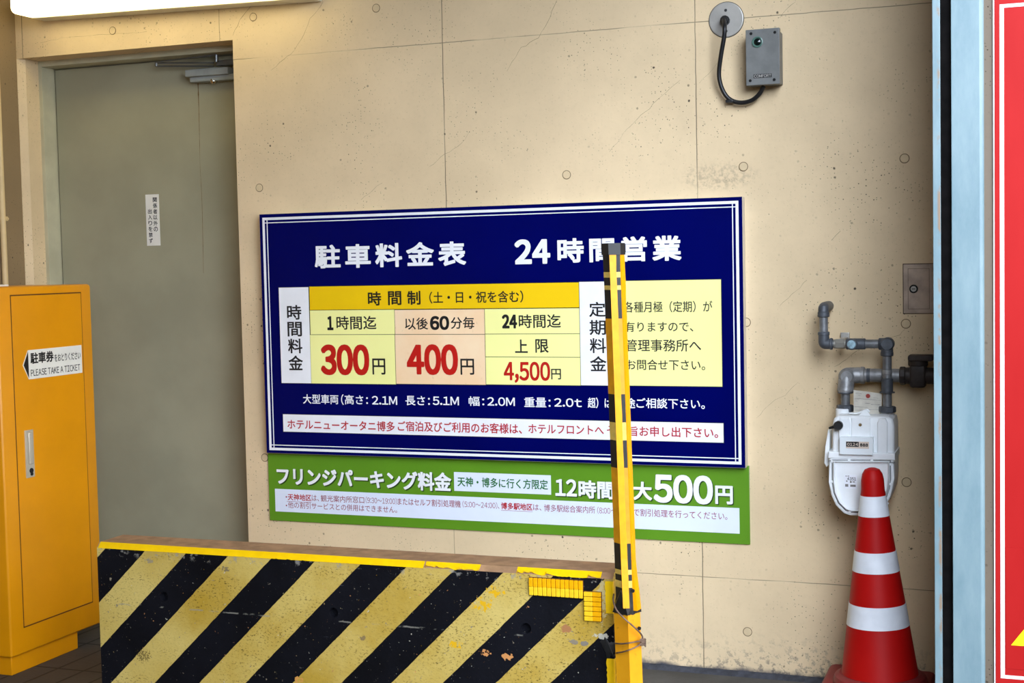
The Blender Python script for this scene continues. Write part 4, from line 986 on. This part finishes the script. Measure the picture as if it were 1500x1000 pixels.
# inspection hatch
ht = thing('inspection_hatch', 'small brownish steel hatch with a round lock in the wall above the dark valve', 'hatch', at(1345, 459, 0))
b = B(); hx0, hz1, hz0 = at(1323, 387.5, 0).x, at(1340, 386.5, 0).z, at(1340, 459, 0).z
b.mi = 1; b.box(hx0-.0015, 2.462, -.0012, -.0002, hz0-.0015, hz1+.0015); b.mi = 0; b.box(hx0+.001, 2.462, -.004, -.0002, hz0+.001, hz1-.001, .001); obj('hatch_frame', b, [M_hatch, M_hatchline], ht)
b = B(); dx0, dx1, dz1, dz0 = at(1330.5, 393, 0).x, at(1361, 393, 0).x, at(1345, 393.5, 0).z, at(1345, 452, 0).z
b.mi = 1; b.box(dx0-.001, dx1+.001, -.0046, -.003, dz0-.001, dz1+.001); b.mi = 0; b.box(dx0, dx1, -.0056, -.003, dz0, dz1, .0008); hdoor = obj('hatch_door', b, [M_hatch, M_hatchline], ht)
c = at(1338.3, 423, -.006); b = B(); b.mi = 1; b.lathe([(.009, 0), (.0135, 0), (.0125, .003), (.009, .003)], c, NF, 24); b.mi = 0; b.lathe([(0, 0), (.0092, 0), (.0085, .002), (0, .002)], c, NF, 24); b.mi = 1; b.box(c.x-.005, c.x+.005, c.y-.0024, c.y, c.z-.0012, c.z+.0012)
obj('lock', b, [M_disc, M_dark], hdoor)

# ================================================================== SENSOR BOX, CABLE, COVER PLATE
jp = thing('round_cover_plate', 'round grey cover plate on the wall at the top, left of the grey box', 'cover plate', at(1064, 29, 0))
c = at(1064, 29, 0); b = B(); b.lathe([(0, .0003), (.057, .0003), (.0565, .004), (.054, .005), (0, .005)], c, NF, 48); obj('plate', b, M_disc, jp)
b = B(); b.lathe([(0, .0002), (.0585, .0002), (.0585, .0012), (0, .0012)], c, NF, 48); obj('gasket', b, M_dark, jp)
c2 = at(1063, 30.5, -.005); b = B(); b.cyl(c2, c2+Vector((0, -.020, 0)), .0155, 10, .003); b.cyl(c2+Vector((0, -.02, 0)), c2+Vector((0, -.030, 0)), .011, 16, .002); obj('cable_gland', b, M_black, jp)
for q in ((1063, 15), (1063.5, 45.5)):
    b = B(); b.lathe([(0, 0), (.005, 0), (.004, .002), (0, .0025)], at(*q, -.005), NF, 12); obj('screw', b, M_darkgray, jp)
b = B(); path = smooth_path([c2+Vector((0, -.028, 0)), at(1061.5, 40, -.062), at(1060.5, 55, -.060), at(1056, 82, -.048), at(1053.2, 108, -.036), at(1057, 128, -.03), at(1067, 144, -.026), at(1083, 150.3, -.026), at(1100, 147.5, -.03), at(1112, 138, -.036), at(1119, 126, -.042)])
b.tube(path, .0072, 24); tag(obj('black_cable', b, M_black, base=at(1080, 150, -.03)), 'black cable looping from the round cover plate to the grey box', 'cable')
b = B(); c = at(1071, 149, 0); b.box(c.x-.012, c.x+.012, -.034, -.0005, c.z-.006, c.z+.004, .002); tag(obj('cable_clip', b, M_black, base=c), 'small black clip holding the cable loop to the wall', 'clip')
sb = thing('sensor_box', 'grey metal sensor box with a dark lens high on the wall', 'sensor box', at(1118, 125, 0))
YB = -.072
q = [at(1093, 44, YB), at(1142.5, 40, YB), at(1091.8, 126.5, YB), at(1141.5, 122, YB)]
bx0, bx1, bz1, bz0 = (q[0].x+q[2].x)/2, (q[1].x+q[3].x)/2, (q[0].z+q[1].z)/2, (q[2].z+q[3].z)/2
b = B(); b.box(bx0+.003, bx1-.002, -.056, -.0005, bz0+.003, bz1-.008, .003); obj('box_body', b, M_boxgray, sb)
b = B(); b.box(bx0, bx1, YB, -.052, bz0, bz1, .002); lid = obj('box_lid', b, M_boxgray, sb)
for q in ((1100, 49.3), (1135, 47.3), (1099, 118.2), (1134, 116.6)):
    b = B(); c = at(*q, YB); b.lathe([(0, .0002), (.0048, .0002), (.004, .0016), (0, .0016)], c, NF, 14); obj('screw', b, M_dark, lid)
c = at(1109.5, 61.5, YB); b = B(); b.lathe([(.0115, 0), (.0175, 0), (.0175, .003), (.015, .004), (.0115, .001)], c, NF, 32); obj('lens_ring', b, M_lensring, lid)
b = B(); b.lathe([(0, .0005), (.012, .0005), (.010, .004), (.005, .006), (0, .0065)], c, NF, 28); obj('lens', b, M_lens, lid)
b = B(); rect_px(b, (1103.8, 109.2), (1130.5, 107), (1103.8, 115), (1130.5, 112.8), YB, 0, .0008); npl = obj('name_plate', b, M_darkgray, lid)
text(lid, 'COMFORT', (1104.8, 112), (1129.6, 110), 4.2, YB-.0008, M_disc, .01)

# ================================================================== SHUTTER RAIL AND RED SIGN
rx = lambda px: at(px, 500, YR).x
R0, R1, R2, R3, R4 = rx(1367.5), rx(1378.3), rx(1394.8), rx(1434), rx(1442)
rl = thing('shutter_guide_rail', 'pale blue steel shutter guide rail with a dark slot, left of the red sign', 'rail', (R0, YR, 0))
b = B(); b.box(R0, R1+.001, YR, YX-.0005, 0, 3.2, .0015); b.box(R2-.0005, R3+.004, YR, YX-.0005, 0, 3.2, .0015); b.prism([(R3, YX-.0005), (R3, YR+.0004)]+[(R3+.002+(R4-R3-.002)*math.sin(k*math.pi/16), YR+.0008+.012*(1-math.cos(k*math.pi/16))) for k in range(9)]+[(R4, YX-.0005)], 'z', 0, 3.2)
obj('rail_channel', b, M_rail, rl)
b = B(); b.box(R1+.0005, R2, YX-.0025, YX-.0005, 0, 3.2); b.box(R1+.001, R1+.004, YR+.002, YX-.0005, 0, 3.2); obj('slot_brush', b, M_rubber, rl)
rs = thing('red_warning_sign', 'tall red sign with a white border line on the brown pillar at the right edge', 'sign', (3.0, YX, .2))
RX0 = at(1457, 500, YX-.006).x; RX1 = RX0+.92; RZ0 = at(1460, 1001, YX-.006).z; RZ1 = at(1460, -6, YX-.006).z
b = B(); b.box(RX0, RX1, YX-.006, YX-.0003, RZ0, RZ1, .002); obj('sign_face', b, M_red, rs)
b = B(); b.box(RX0-.0025, RX0+.0005, YX-.005, YX-.0003, RZ0, RZ1, 0); obj('sign_edge', b, M_signwhite, rs, label='pale cut edge of the sign')
w0 = at(1465, 500, YX-.006).x; wt = .0105; wz1, wz0 = at(1467, 6.5, YX-.006).z, at(1463.5, 992.5, YX-.006).z
b = B(); ya, yb = YX-.0068, YX-.0058
hh = wt*.85; b.box(w0, w0+wt, ya, yb, wz0+hh, wz1-hh); b.box(w0, RX1-.02, ya, yb, wz1-hh, wz1); b.box(w0, RX1-.02, ya, yb, wz0, wz0+hh); b.box(RX1-.02-wt, RX1-.02, ya, yb, wz0+hh, wz1-hh)
obj('border_line', b, M_signwhite, rs)
b = B(); A, C = at(1472.5, 801, YX-.006), at(1473.5, 979, YX-.006); b.box((A.x+C.x)/2, RX1-.04, YX-.0072, YX-.0055, C.z, A.z, .0006); obj('red_patch', b, M_red, rs, label='red sticker patched over the lower part of the sign')
t0, t1 = at(1481, 944.5, YX-.007), at(1500, 921.5, YX-.007); sl_ = (t1.z-t0.z)/(t1.x-t0.x); hw_ = .22
b = B(); b.prism([(t0.x, t0.z), (t0.x+2*hw_, t0.z), (t0.x+hw_, t0.z+hw_*sl_)], 'y', YX-.0080, YX-.0065); obj('warning_triangle', b, M_yelwarn, rs)
